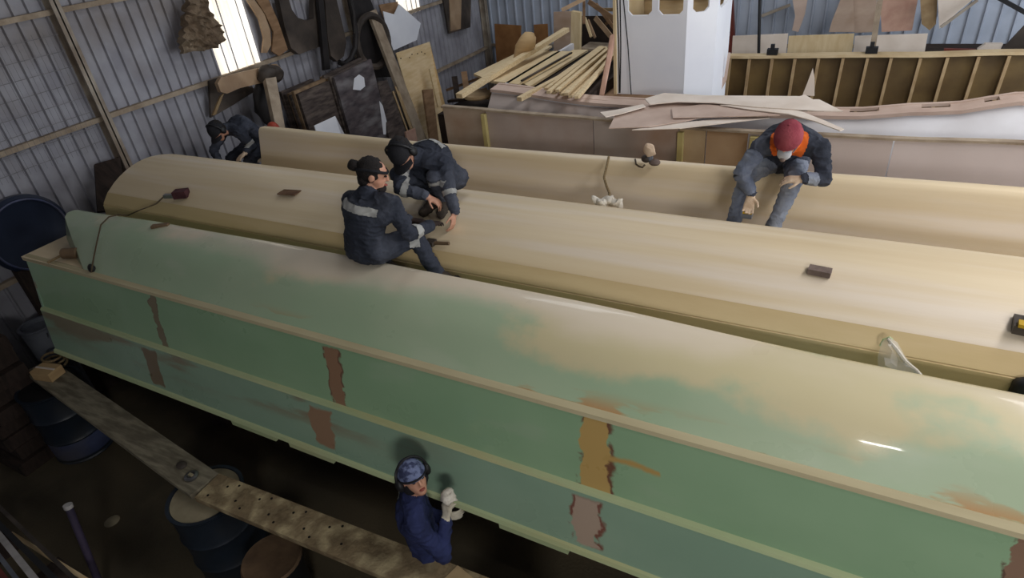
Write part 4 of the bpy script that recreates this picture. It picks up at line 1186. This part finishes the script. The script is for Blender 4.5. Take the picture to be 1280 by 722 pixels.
MB().tube([at(1100, 432, 1, 3.24), at(1104, 424, 1, 3.24), at(1112, 421, 1, 3.24), at(1116, 424, 1, 3.24)], .005, 6).build('drawstring', M['green_strip'], fo)
# right edge: tool and glove
p = on_mid(1276, 412, .0)
tb = thing('toolbox', 'dark box with yellow sides on middle hull at right edge', 'tool', p)
rot_box(p + Vector((.05, 0, 0)), (1, -.1, 0), .18, .12, .05).build('body', M['mould'], tb)
rot_box(p + Vector((.0, -.04, .05)), (1, -.1, 0), .06, .05, .02).build('pad', M['yellow'], tb)
rot_box(p + Vector((.06, .02, .05)), (1, -.1, 0), .10, .06, .025).build('top_grip', M['sand'], tb)
p = at(1278, 490, 1, 3.2)
mb = MB().ball(p + Vector((.03, 0, .0)), .09, .07, .09, 14, 10).crumple(.02, 14); single(mb, 'dark_glove', M['black'], 'black glove wedged in the gap between hulls at right edge', 'glove', sharp=60)

# ------------------------------------------------------------------ people
def ico(sub=2):
    bm = bmesh.new(); bmesh.ops.create_icosphere(bm, subdivisions=sub, radius=1)
    v = [x.co.copy() for x in bm.verts]; bm.free(); return v


ICO = ico(2); ICO1 = ico(1)


class Body:
    def __init__(self): self.vs = []; self.fs = []; self.prims = []

    def _hull(self, pts):
        bm = bmesh.new()
        for p in pts: bm.verts.new(p)
        r = bmesh.ops.convex_hull(bm, input=bm.verts)
        dead = [g for g in r['geom_interior'] if isinstance(g, bmesh.types.BMVert)] + [g for g in r['geom_unused'] if isinstance(g, bmesh.types.BMVert)]
        bmesh.ops.delete(bm, geom=list(set(dead)), context='VERTS')
        bm.verts.ensure_lookup_table(); bm.verts.index_update(); o = len(self.vs)
        self.vs += [v.co.copy() for v in bm.verts]
        self.fs += [tuple(v.index + o for v in f.verts) for f in bm.faces]
        bm.free()

    def cap(self, a, ra, b, rb, tag_, small=False):
        a = Vector(a); b = Vector(b); I = ICO1 if small else ICO
        self._hull([a + v * ra for v in I] + [b + v * rb for v in I])
        self.prims.append((a, ra, b, rb, tag_))

    def ell(self, c, X, Y, Z, tag_, w=1.0):
        """ellipsoid with half axes X, Y, Z"""
        c = Vector(c); self._hull([c + X * v.x + Y * v.y + Z * v.z for v in ICO])
        self.prims.append((c, min(X.length, Y.length, Z.length) * w, c, min(X.length, Y.length, Z.length) * w, tag_))

    def hullell(self, es, tag_):
        pts = []
        for c, X, Y, Z in es: pts += [Vector(c) + X * v.x + Y * v.y + Z * v.z for v in ICO]
        self._hull(pts)
        for (c, X, Y, Z), (c2, X2, Y2, Z2) in zip(es, es[1:]):
            for k in (-.6, 0, .6):
                self.prims.append((Vector(c) + X * k, min(Y.length, Z.length), Vector(c2) + X2 * k, min(Y2.length, Z2.length), tag_))

    def hand(self, w, d, n, t, curl, tag_, fat=1.0, spread=1.0):
        """palm, four fingers of different lengths, thumb; d along the hand, n out of the palm, t towards the thumb"""
        w = Vector(w); d = Vector(d).normalized(); n = Vector(n); n = (n - d * n.dot(d)).normalized()
        t0 = Vector(t); t = (t0 - d * t0.dot(d) - n * t0.dot(n)).normalized()
        k = d * .088
        es = [(w + d * .01, t * .026 * fat, n * .019 * fat, d * .02), (w + k + t * .026, t * .014, n * .012 * fat, d * .014), (w + k - t * .03, t * .012, n * .011 * fat, d * .014)]
        self.hullell(es, tag_)
        for i, ln in enumerate((.068, .078, .072, .056)):
            s = 1.5 - i
            p = w + k + t * (s * .0205); dd = (d + t * s * .09 * spread).normalized(); a = 0.0
            r0 = .0088 * fat
            for seg, fr in enumerate((.42, .32, .26)):
                a += curl * (.5, 1.0, .7)[seg]
                e = (dd * math.cos(a) + n * math.sin(a)).normalized()
                q = p + e * ln * fr
                self.cap(p, r0, q, r0 * .93, tag_, True); p = q; r0 *= .93
        p = w + d * .03 + t * .026 + n * .004
        e = (t * .75 + d * .65 + n * .25).normalized(); q = p + e * .042
        self.cap(p, .013 * fat, q, .0105 * fat, tag_, True)
        e2 = (t * .25 + d * .9 + n * (.25 + curl * .3)).normalized()
        self.cap(q, .0105 * fat, q + e2 * .034, .0088 * fat, tag_, True)


def person(name, label, J, look, seed):
    """J: world positions of joints; one continuous body surface, hair / cap / gear are children"""
    b = Body()
    P, Nk = Vector(J['pelvis']), Vector(J['neck'])
    u = (Nk - P).normalized()
    S = Vector(J['sh_r']) - Vector(J['sh_l']); S = (S - u * S.dot(u)).normalized()
    Hx = (Vector(J['hip_r']) - Vector(J['hip_l'])).normalized()
    Fw = u.cross(S).normalized(); L_ = (Nk - P).length
    bend = J.get('bend', .0)
    Sm = (S + Hx).normalized()
    big = look.get('big', 1.0)
    uH = (u - Hx * u.dot(Hx)).normalized(); FH = uH.cross(Hx)
    pel = (P, Hx * .165 * big, FH * .118 * big, uH * .11)
    wai = (P + u * L_ * .36 - Fw * bend * .8, Sm * .145 * big, Fw * .105 * big, u * .10)
    che = (P + u * L_ * .70 - Fw * bend, S * .172 * big, Fw * .122 * big, u * .13)
    b.hullell([pel, wai], 'cloth'); b.hullell([wai, che], 'cloth')
    shr, shl = Vector(J['sh_r']), Vector(J['sh_l'])
    mid = Nk - u * .03
    top_ = (Nk - u * .045 - Fw * bend * .4, S * .10, Fw * .075, u * .05)
    b.hullell([che, top_], 'cloth')
    b.cap(shr, .072, mid + S * .05, .072, 'cloth'); b.cap(shl, .072, mid - S * .05, .072, 'cloth')
    b.cap(shr - u * .03, .075, che[0] + S * .08, .10, 'cloth'); b.cap(shl - u * .03, .075, che[0] - S * .08, .10, 'cloth')
    for s in 'rl':
        sh, el, wr = Vector(J['sh_' + s]), Vector(J['el_' + s]), Vector(J['wr_' + s])
        b.cap(sh, .068, el, .052, 'cloth'); b.cap(el, .052, wr, .040, 'cloth')
        hd = Vector(J['hd_' + s]); hn = Vector(J['hn_' + s]); ht = Vector(J['ht_' + s])
        gt = look.get('hands', 'skin')
        b.cap(wr, .031, wr + hd.normalized() * .02, .030, gt, True)
        b.hand(wr + hd.normalized() * .012, hd, hn, ht, J.get('curl_' + s, .5), gt, 1.15 if gt == 'glove' else 1.0)
        hp, kn, an = Vector(J['hip_' + s]), Vector(J['kn_' + s]), Vector(J['an_' + s])
        b.cap(hp, .098 * big, kn, .066, 'legs'); b.cap(kn, .066, an, .052, 'legs')
        td = Vector(J['toe_' + s]).normalized(); sole = Vector(J.get('sole_' + s, (0, 0, -1)))
        he = an + sole * .05 - td * .045
        b.cap(an, .048, he, .038, 'boot'); b.cap(he, .036, an + sole * .055 + td * .14, .036, 'boot'); b.cap(an + sole * .0, .046, an + sole * .05 + td * .08, .042, 'boot')
    # head
    H = Vector(J['head']); f = Vector(J['face']).normalized(); hu = Vector(J['head_up']); hu = (hu - f * hu.dot(f)).normalized(); hr = f.cross(hu)
    b.ell(H + hu * .025 - f * .008, hr * .077, f * .097, hu * .093, 'head')
    b.hullell([(H + f * .022 - hu * .03, hr * .064, f * .062, hu * .05), (H + f * .050 - hu * .088, hr * .036, f * .034, hu * .026)], 'head')
    b.cap(H + f * .088 + hu * .018, .010, H + f * .100 - hu * .022, .014, 'head', True)
    b.cap(H + f * .082 + hu * .034 + hr * .035, .012, H + f * .082 + hu * .034 - hr * .035, .012, 'head', True)
    for s in (1, -1):
        b.ell(H + hr * s * .079 - f * .008, hr * .012, f * .022, hu * .032, 'head')
    nt = H - hu * .06 - f * .02
    b.cap(Nk - u * .02, .060, nt, .055, 'head'); b.cap(Nk - u * .03, .072, Nk + (nt - Nk) * .45 - f * .006, .066, 'cloth')
    me = bpy.data.meshes.new('t'); me.from_pydata([tuple(v) for v in b.vs], [], b.fs)
    o = bpy.data.objects.new('t', me); COL.objects.link(o)
    md = o.modifiers.new('r', 'REMESH'); md.mode = 'VOXEL'; md.voxel_size = .0068
    dg = bpy.context.evaluated_depsgraph_get()
    bme = bpy.data.meshes.new_from_object(o.evaluated_get(dg))
    bpy.data.objects.remove(o); bpy.data.meshes.remove(me)
    n = len(bme.vertices)
    co = np.empty(n * 3); bme.vertices.foreach_get('co', co); co = co.reshape(-1, 3)
    ed = np.empty(len(bme.edges) * 2, dtype=np.int64); bme.edges.foreach_get('vertices', ed); ed = ed.reshape(-1, 2)

    def label_pts(pts):
        best = np.full(len(pts), 1e9); lab = np.zeros(len(pts), dtype=np.int64); tags = []
        for (a, ra, c, rc, tg) in b.prims:
            if tg not in tags: tags.append(tg)
            A = np.array(a); D = np.array(c) - A; q = D @ D
            t = np.clip(((pts - A) @ D) / q, 0, 1) if q > 1e-10 else np.zeros(len(pts))
            dist = np.linalg.norm(pts - (A + t[:, None] * D), axis=1) - (ra + (rc - ra) * t)
            k = dist < best; best[k] = dist[k]; lab[k] = tags.index(tg)
        return lab, tags
    lab, tags = label_pts(co)
    is_cloth = np.isin(lab, [i for i, t in enumerate(tags) if t in ('cloth', 'legs', 'boot')])
    deg = np.bincount(ed.ravel(), minlength=n).astype(float)
    for it in range(8):                                   # smooth: strong on clothes, light on face and hands
        acc = np.zeros_like(co)
        np.add.at(acc, ed[:, 0], co[ed[:, 1]]); np.add.at(acc, ed[:, 1], co[ed[:, 0]])
        w = np.where(is_cloth, .6, .25 if it < 3 else 0.0)[:, None]
        co = co * (1 - w) + acc / deg[:, None] * w
    bme.vertices.foreach_set('co', co.ravel()); bme.update()
    nr = np.empty(n * 3); bme.vertices.foreach_get('normal', nr); nr = nr.reshape(-1, 3)
    for i in np.nonzero(is_cloth)[0]:                      # folds of the cloth
        p = Vector(co[i])
        q = noise.noise(p * 9 + Vector((seed, 0, 0))) * .006
        w = 1 - abs(noise.noise(Vector((p.x * 13, p.y * 13, p.z * 26)) + Vector((0, seed, 0))))
        co[i] += nr[i] * (q + (w ** 3) * .011 - .003)
    fc = np.empty(len(bme.polygons) * 3); bme.polygons.foreach_get('center', fc); fc = fc.reshape(-1, 3)
    flab, ftags = label_pts(fc)
    base = P.copy(); base.z = min(co[:, 2])
    root = thing(name, label, 'person', base)
    bme.vertices.foreach_set('co', (co - np.array(base)).ravel())
    mats = {'cloth': look['cloth'], 'legs': look.get('legs', look['cloth']), 'boot': M['boot'], 'head': M['skin'], 'skin': M['skin'], 'glove': look.get('glove', M['glove'])}
    for t in ftags: bme.materials.append(mats[t])
    bme.polygons.foreach_set('material_index', flab.astype(np.int32))
    bme.polygons.foreach_set('use_smooth', [True] * len(bme.polygons))
    bme.update()
    bo = bpy.data.objects.new('body', bme); COL.objects.link(bo); bo.parent = root
    wco = co
    # face details
    for s in (1, -1):
        MB().ball(H + f * .083 + hu * .012 + hr * s * .031, .011, .011, .008, 10, 6).build('eye', M['eye'], root)
    mb = MB().ball(H + f * .083 - hu * .058, .02, .02, .008, 10, 6, Matrix((hr, f, hu)).transposed()); mb.build('mouth', M['lip'], root)

    def patch(pname, pred, material, off=.005):
        """a layer of cloth lying on the body where pred(point) is true"""
        keep = {}; vs = []; fs = []
        polys = bme.polygons
        ok = pred(fc) & np.isin(flab, [i for i, t in enumerate(ftags) if t in ('cloth', 'legs')])
        for i in np.nonzero(ok)[0]:
            f_ = []
            for v in polys[i].vertices:
                if v not in keep:
                    keep[v] = len(vs); vs.append(Vector(wco[v] + nr[v] * off))
                f_.append(keep[v])
            fs.append(tuple(f_))
        if not fs: return
        mb = MB(); mb.v = vs; mb.f = fs; mb.smooth = True
        mb.build(pname, material, root, sharp=80)

    def along(a, c, t0, t1, rmax=.12):
        A = np.array(a); D = np.array(c) - A; q = D @ D

        def pr(pts):
            t = ((pts - A) @ D) / q
            dd = np.linalg.norm(pts - (A + t[:, None] * D), axis=1)
            return (t > t0) & (t < t1) & (dd < rmax)
        return pr
    return dict(root=root, H=H, f=f, hu=hu, hr=hr, u=u, S=S, F=Fw, che=che[0], P=P, N=Nk, patch=patch, along=along, J=J)


def hat(d, mname, brim=True, grow=1.0, low=.01):
    """cap: crown over the skull, band and a curved visor"""
    H, f, hu, hr = d['H'], d['f'], d['hu'], d['hr']
    X, Y, Z = hr * .090 * grow, f * .112 * grow, hu * .112 * grow
    c = H + hu * .022 - f * .008
    vs = []; fs = []; seg, rg = 24, 10
    for i in range(rg + 1):
        th = math.radians(2 + 90 * i / rg + (low * 60 * i / rg))
        for k in range(seg):
            a = 2 * math.pi * k / seg
            vs.append(c + X * math.sin(th) * math.cos(a) + Y * math.sin(th) * math.sin(a) + Z * math.cos(th))
    for i in range(rg):
        for k in range(seg):
            fs.append((i * seg + k, i * seg + (k + 1) % seg, (i + 1) * seg + (k + 1) % seg, (i + 1) * seg + k))
    fs.append(tuple(range(seg)))
    mb = MB(); mb.add(vs, fs); mb.smooth = True
    cp = mb.build('cap', M[mname], d['root'], sharp=60)
    mb = MB().ball(c + Z, .010, .010, .006, 8, 5); mb.build('cap_button', M[mname], cp)
    if brim:
        vs = []; fs = []
        n_ = 12
        for lay in (0, -.006):
            for i in range(4):
                for k in range(n_ + 1):
                    a = math.radians(30 + 120 * k / n_)
                    r = 1 + .55 * i / 3
                    vs.append(c + X * math.cos(a) * (1 + .12 * i / 3) + Y * math.sin(a) * r - hu * (.006 + .018 * i / 3 + .022 * (math.cos(a) ** 2)) + hu * lay)
        w = n_ + 1
        for l in range(2):
            for i in range(3):
                for k in range(n_):
                    o = l * 4 * w + i * w + k; fs.append((o, o + 1, o + w + 1, o + w))
        for k in range(n_):
            o = 3 * w + k; fs.append((o, o + 1, o + 1 + 4 * w, o + 4 * w))
        mb = MB(); mb.add(vs, fs); mb.smooth = True
        mb.build('visor', M[mname], cp, sharp=60)
    return cp


def hair_cap(d, mname='hair', bun=False, beard=False):
    H, f, hu, hr = d['H'], d['f'], d['hu'], d['hr']
    Mx = Matrix((hr, f, hu)).transposed()
    mb = MB().ball(H + hu * .034 - f * .026, .088, .098, .096, 20, 14, Mx)
    mb.ball(H - hu * .03 - f * .06, .07, .05, .06, 16, 10, Mx)
    if bun: mb.ball(H + hu * .05 - f * .135, .045, .045, .04, 14, 10, Mx)
    mb.crumple(.008, 40)
    mb.build('hair', M[mname], d['root'], sharp=70)
    if beard:
        mb = MB().ball(H + f * .048 - hu * .088, .048, .050, .036, 16, 10, Mx)
        mb.crumple(.005, 60); mb.build('beard', M[mname], d['root'], sharp=70)


def earmuffs(d, mname='black'):
    H, f, hu, hr = d['H'], d['f'], d['hu'], d['hr']
    Mx = Matrix((hr, f, hu)).transposed()
    for s in (1, -1):
        c = H + hr * s * .098 - f * .005
        mb = MB().ball(c, .026, .036, .045, 14, 10, Mx); mb.build('ear_cup', M[mname], d['root'])
    pts = [H + hr * math.cos(a) * .108 + hu * (.02 + math.sin(a) * .122) for a in [math.pi * k / 16 for k in range(17)]]
    MB().tube(pts, .009, 6).build('headband', M[mname], d['root'])


def respirator(d):
    H, f, hu, hr = d['H'], d['f'], d['hu'], d['hr']
    Mx = Matrix((hr, f, hu)).transposed()
    r = MB().ball(H + f * .085 - hu * .05, .048, .05, .045, 16, 10, Mx).build('respirator', M['mask'], d['root'])
    MB().ball(H + f * .128 - hu * .062, .02, .02, .02, 10, 8, Mx).build('valve', M['sand_grey'], r)
    MB().tube([H + hr * .05 + f * .07 - hu * .05, H + hr * .085 - hu * .02, H - f * .1 + hu * .0, H - hr * .085 - hu * .02, H - hr * .05 + f * .07 - hu * .05], .004, 5).build('strap', M['bucket'], r)


def hips(P, axis, w=.09):
    a = Vector(axis).normalized(); return Vector(P) + a * w, Vector(P) - a * w


V = Vector
# --- seated on the ridge of the green hull, back to us
P = V((-2.93, 2.93, 2.57)); Nk = V((-2.875, 3.02, 2.96))
rx = V((.985, -.06, .10)).normalized()
hr_, hl_ = hips(P, rx)
J = dict(pelvis=P, neck=Nk, bend=.04, sh_r=Nk + rx * .19 - V((0, 0, .055)), sh_l=Nk - rx * .19 - V((0, 0, .045)),
         hip_r=hr_, hip_l=hl_, kn_r=V((-2.66, 3.15, 2.60)), an_r=V((-2.53, 3.17, 2.30)), kn_l=V((-3.24, 3.13, 2.56)), an_l=V((-3.0, 3.15, 2.31)),
         toe_r=(.95, .25, 0), toe_l=(.9, .2, 0), el_r=V((-2.61, 3.04, 2.69)), wr_r=V((-2.60, 3.27, 2.64)), el_l=V((-3.06, 3.22, 2.72)), wr_l=V((-2.84, 3.34, 2.62)),
         hd_r=(-.1, .97, -.2), hn_r=(0, -.2, -1), ht_r=(-1, 0, 0), hd_l=(.9, .4, -.2), hn_l=(0, -.1, -1), ht_l=(0, 1, 0), curl_r=.5, curl_l=.5,
         head=Nk + V((.03, .055, .135)), face=(.80, .52, -.28), head_up=(.1, .15, 1))
d = person('person', 'person in dark coverall with grey back stripe, seated on green hull ridge', J, dict(cloth=M['navy'], hands='glove', glove=M['glove_dark'], big=1.05), 1.3)
hair_cap(d, bun=True, beard=True); 
H, f, hu, hr = d['H'], d['f'], d['hu'], d['hr']
MB().tube([H + (hr * math.cos(a) * .094 + f * (math.sin(a) * .108 - .015)) + hu * (.045 + .012 * math.cos(2 * a)) for a in [2 * math.pi * k / 24 for k in range(25)]], .011, 6).build('headband', M['cap_black'], d['root'])
c = np.array(d['che'] + d['u'] * .055); uu = np.array(d['u']); SS = np.array(d['S']); FF = np.array(d['F'])
d['patch']('reflective_stripe', lambda p: (abs((p - c) @ uu) < .024) & (abs((p - c) @ SS) < .165) & ((p - c) @ FF < -.02), M['reflective'])
d['patch']('sleeve_stripe', d['along'](J['el_r'], J['wr_r'], .15, .42), M['reflective'])
d['patch']('collar', lambda p: np.linalg.norm(p - np.array(d['N']), axis=1) < .088, M['navy'], .008)

# --- crouching on the middle hull, reaching to the scraper
P = V((-2.90, 4.0, 2.69)); Nk = V((-2.90, 3.68, 2.98))
rx = V((-.99, -.1, 0)).normalized()
hr_, hl_ = hips(P, rx)
hand = on_mid(566, 292, .03)
J = dict(pelvis=P, neck=Nk, bend=.07, sh_r=Nk + rx * .17 + V((0, .04, -.05)), sh_l=Nk - rx * .18 + V((0, .04, -.05)),
         hip_r=hr_, hip_l=hl_, kn_r=V((-3.06, 3.58, 2.87)), an_r=V((-2.86, 3.72, 2.625)), kn_l=V((-2.76, 3.64, 2.85)), an_l=V((-2.76, 3.72, 2.625)),
         toe_r=(-.2, -1, -.05), toe_l=(.25, -1, -.05), el_l=V((-2.63, 3.62, 2.75)), wr_l=hand + V((.0, .07, .13)), el_r=V((-2.96, 3.45, 2.82)), wr_r=V((-2.77, 3.50, 2.76)),
         hd_l=(.0, -.5, -.9), hn_l=(-1, -.2, 0), ht_l=(0, -1, 0), hd_r=(.8, .2, -.5), hn_r=(0, 0, -1), ht_r=(0, -1, 0), curl_l=.45, curl_r=.6,
         head=Nk + V((-.05, -.13, .075)), face=(.25, -.72, -.62), head_up=(-.12, -.6, .75))
d = person('person', 'person in black cap and dark coverall crouching on middle hull, reaching for scraper', J, dict(cloth=M['navy']), 4.1)
hat(d, 'cap_black', True, 1.03); earmuffs(d); hair_cap(d)
d['patch']('sleeve_stripe', d['along'](J['el_l'], J['wr_l'], -.05, .2), M['reflective'])
d['patch']('sleeve_stripe', d['along'](J['el_r'], J['wr_r'], .1, .35), M['reflective'])
d['patch']('leg_stripe', d['along'](J['kn_r'], J['an_r'], .0, .14), M['reflective'])
d['patch']('leg_stripe', d['along'](J['kn_l'], J['an_l'], .0, .14), M['reflective'])
d['patch']('collar', lambda p: np.linalg.norm(p - np.array(d['N']), axis=1) < .088, M['navy'], .008)
c = np.array(d['che'] + d['u'] * .05); uu2 = np.array(d['u']); SS2 = np.array(d['S']); FF2 = np.array(d['F'])
d['patch']('reflective_stripe', lambda p: (abs((p - c) @ uu2) < .022) & (abs((p - c) @ SS2) < .15) & ((p - c) @ FF2 < -.02), M['reflective'])

# --- red cap, sitting on the far hull
P = V((-.42, 5.08, 2.64)); Nk = V((-.37, 4.70, 2.92))
rx = V((-.99, -.02, -.03)).normalized()
hr_, hl_ = hips(P, rx)
sand = on_mid(934, 271, .035)
J = dict(pelvis=P, neck=Nk, bend=.07, sh_r=Nk + rx * .19 + V((0, .04, -.055)), sh_l=Nk - rx * .20 + V((0, .04, -.045)),
         hip_r=hr_, hip_l=hl_, kn_r=V((-.64, 4.72, 2.62)), an_r=V((-.67, 4.52, 2.32)), kn_l=V((-.30, 4.71, 2.64)), an_l=V((-.385, 4.52, 2.33)),
         toe_r=(-.1, -1, -.15), toe_l=(-.15, -1, -.15), el_r=V((-.655, 4.55, 2.72)), wr_r=sand + V((.0, .07, .13)), el_l=V((-.10, 4.62, 2.70)), wr_l=V((-.22, 4.54, 2.72)),
         hd_r=(0, -.45, -.9), hn_r=(0, -.5, -.6), ht_r=(1, 0, 0), hd_l=(-1, -.05, -.1), hn_l=(0, .25, -1), ht_l=(0, -1, .2), curl_r=.55, curl_l=.4,
         head=Nk + V((.0, -.14, .075)), face=(-.08, -.86, -.52), head_up=(0, -.5, .86))
d = person('person', 'person in red cap, respirator and dusty jeans sitting on far hull', J, dict(cloth=M['navy'], legs=M['jeans'], hands='glove', glove=M['glove']), 7.7)
hat(d, 'cap_red', False, 1.06, .12); hair_cap(d); respirator(d)
nn = np.array(d['N'])
d['patch']('orange_hood', lambda p: (np.linalg.norm(p - nn, axis=1) < .125), M['orange'], .012)
d['patch']('dusty_sleeve', d['along'](J['sh_r'], J['el_r'], .3, 1.15), M['jeans'], .004)
d['patch']('dusty_sleeve', d['along'](J['el_r'], J['wr_r'], .0, 1.0), M['jeans'], .005)
d['patch']('dusty_cuff', d['along'](J['el_l'], J['wr_l'], .45, .98), M['jeans'], .004)
c_ = V(sand)
ss = thing('sanding_block', 'rounded pale sanding block held by the red-capped worker on middle hull edge', 'sanding block', on_mid(934, 273, 0))
MB().bar(c_ + V((-.035, .0, -.015)), c_ + V((.035, .0, -.015)), .075, .035).build('block', M['bucket'], ss)
MB().bar(c_ + V((-.033, .0, .004)), c_ + V((.033, .0, .004)), .06, .012).build('pad', M['yellow'], ss)

# --- standing on the floor beside the green hull
P = V((-2.08, 1.93, .92)); Nk = V((-2.09, 1.92, 1.42))
fx = V((.75, .62, 0)).normalized(); rx = V((.62, -.75, 0)).normalized()
hr_, hl_ = hips(P, rx)
J = dict(pelvis=P, neck=Nk, bend=.02, sh_r=Nk + rx * .18 - V((0, 0, .05)), sh_l=Nk - rx * .19 - V((0, 0, .05)),
         hip_r=hr_, hip_l=hl_, kn_r=V((-2.0, 1.88, .5)), an_r=V((-2.03, 1.86, .095)), kn_l=V((-2.12, 2.03, .5)), an_l=V((-2.15, 2.02, .095)),
         toe_r=(.8, .5, 0), toe_l=(.6, .7, 0), el_r=V((-1.83, 1.80, 1.12)), wr_r=V((-1.86, 1.93, 1.30)), el_l=V((-2.22, 2.02, 1.12)), wr_l=V((-2.03, 2.07, 1.08)),
         hd_r=(.1, .3, .9), hn_r=(.3, .9, -.2), ht_r=(-.8, .3, 0), hd_l=(.8, .4, 0), hn_l=(-.2, .8, 0), ht_l=(0, 0, 1), curl_r=.6, curl_l=.5,
         head=Nk + V((.035, .025, .185)), face=(.80, -.38, .30), head_up=(-.3, .1, .9))
d = person('person', 'person in navy coverall and blue-grey cap standing beside green hull with white sponge', J, dict(cloth=M['navy_dark'], hands='glove', glove=M['glove_white']), 9.2)
hat(d, 'cap_blue', False, 1.0, .0)
MB().tube([d['H'] + d['hu'] * .03 + d['hr'] * math.cos(a) * .092 + d['f'] * (math.sin(a) * .114 - .008) for a in [2 * math.pi * k / 28 for k in range(29)]], .007, 6).build('cap_band', M['cap_black'], d['root']); earmuffs(d)
H, f, hu, hr = d['H'], d['f'], d['hu'], d['hr']
mb = MB().ball(H - f * .045 - hu * .02, .098, .085, .13, 20, 14, Matrix((hr, f, hu)).transposed()).crumple(.01, 18); mb.build('hood', M['cap_black'], d['root'], sharp=70)
d['patch']('side_stripe', d['along'](J['hip_r'], J['kn_r'], .1, .8, .2) if False else (lambda p: (abs((p - np.array(P)) @ np.array(rx) - .12) < .02) & (p[:, 2] > .75) & (p[:, 2] < 1.0) & ((p - np.array(P)) @ np.array(fx) > -.02)), M['reflective'])
d['patch']('sleeve_stripe', d['along'](J['sh_l'], J['el_l'], .25, .75), M['reflective'])
sp_ = V(J['wr_r']) + V((.02, .06, .17))
mb = MB().ball(sp_, .055, .05, .055, 18, 12).crumple(.022, 20).crumple(.008, 50)
single(mb, 'sponge', M['rag'], 'white crumpled sponge held up by the standing worker against green hull', 'sponge', sharp=70)

# --- bent over at the end of the far hull
for k in range(4):
    single(MB().box(-7.35, -6.42, 4.75 + .25 * k, 4.98 + .25 * k, 1.66, 1.70), 'staging_board', M['plank'], 'staging board under bent-over worker at stern, %s from the middle hull' % ['first', 'second', 'third', 'fourth'][k], 'board', 'staging boards')
for xx, lab in ((-7.3, 'dark timber trestle under the staging boards, nearest the ribbed wall'), (-6.5, 'dark timber trestle under the staging boards, beside the far hull')):
    tt = thing('trestle', lab, 'trestle', (xx, 5.2, 0))
    MB().box(xx - .04, xx + .04, 4.75, 5.72, 1.6, 1.66).build('beam', M['dark_brown'], tt)
    for yy in (4.8, 5.65): MB().box(xx - .03, xx + .03, yy - .03, yy + .03, 0, 1.6).build('leg', M['dark_brown'], tt)
P = V((-6.80, 5.40, 2.20)); Nk = V((-6.88, 5.06, 2.50))
rx = V((-.97, .2, 0)).normalized()
hr_, hl_ = hips(P, rx)
J = dict(pelvis=P, neck=Nk, bend=.09, sh_r=Nk + rx * .18 + V((0, .04, -.05)), sh_l=Nk - rx * .18 + V((0, .04, -.05)),
         hip_r=hr_, hip_l=hl_, kn_r=V((-6.98, 5.02, 2.10)), an_r=V((-6.95, 5.22, 1.76)), kn_l=V((-6.70, 5.06, 2.08)), an_l=V((-6.72, 5.26, 1.76)),
         toe_r=(0, -1, 0), toe_l=(0, -1, 0), el_r=V((-7.02, 4.85, 2.27)), wr_r=V((-6.84, 4.76, 2.16)), el_l=V((-6.62, 5.12, 2.26)), wr_l=V((-6.58, 4.98, 2.24)),
         hd_r=(.4, -.5, -.5), hn_r=(0, 0, -1), ht_r=(1, 0, 0), hd_l=(-.1, -.9, -.25), hn_l=(0, -.2, -1), ht_l=(-1, 0, 0), curl_r=.5, curl_l=.3,
         head=Nk + V((.02, -.17, .02)), face=(.1, -.75, -.65), head_up=(0, -.7, .7))
d = person('person', 'person in blue coverall and black cap bent over at the far stern end', J, dict(cloth=M['navy'], hands='glove', glove=M['glove'], big=1.12), 12.4)
hat(d, 'cap_black', True, 1.04); hair_cap(d); earmuffs(d)
d['patch']('sleeve_stripe', d['along'](J['el_l'], J['sh_l'], .1, .3), M['reflective'])
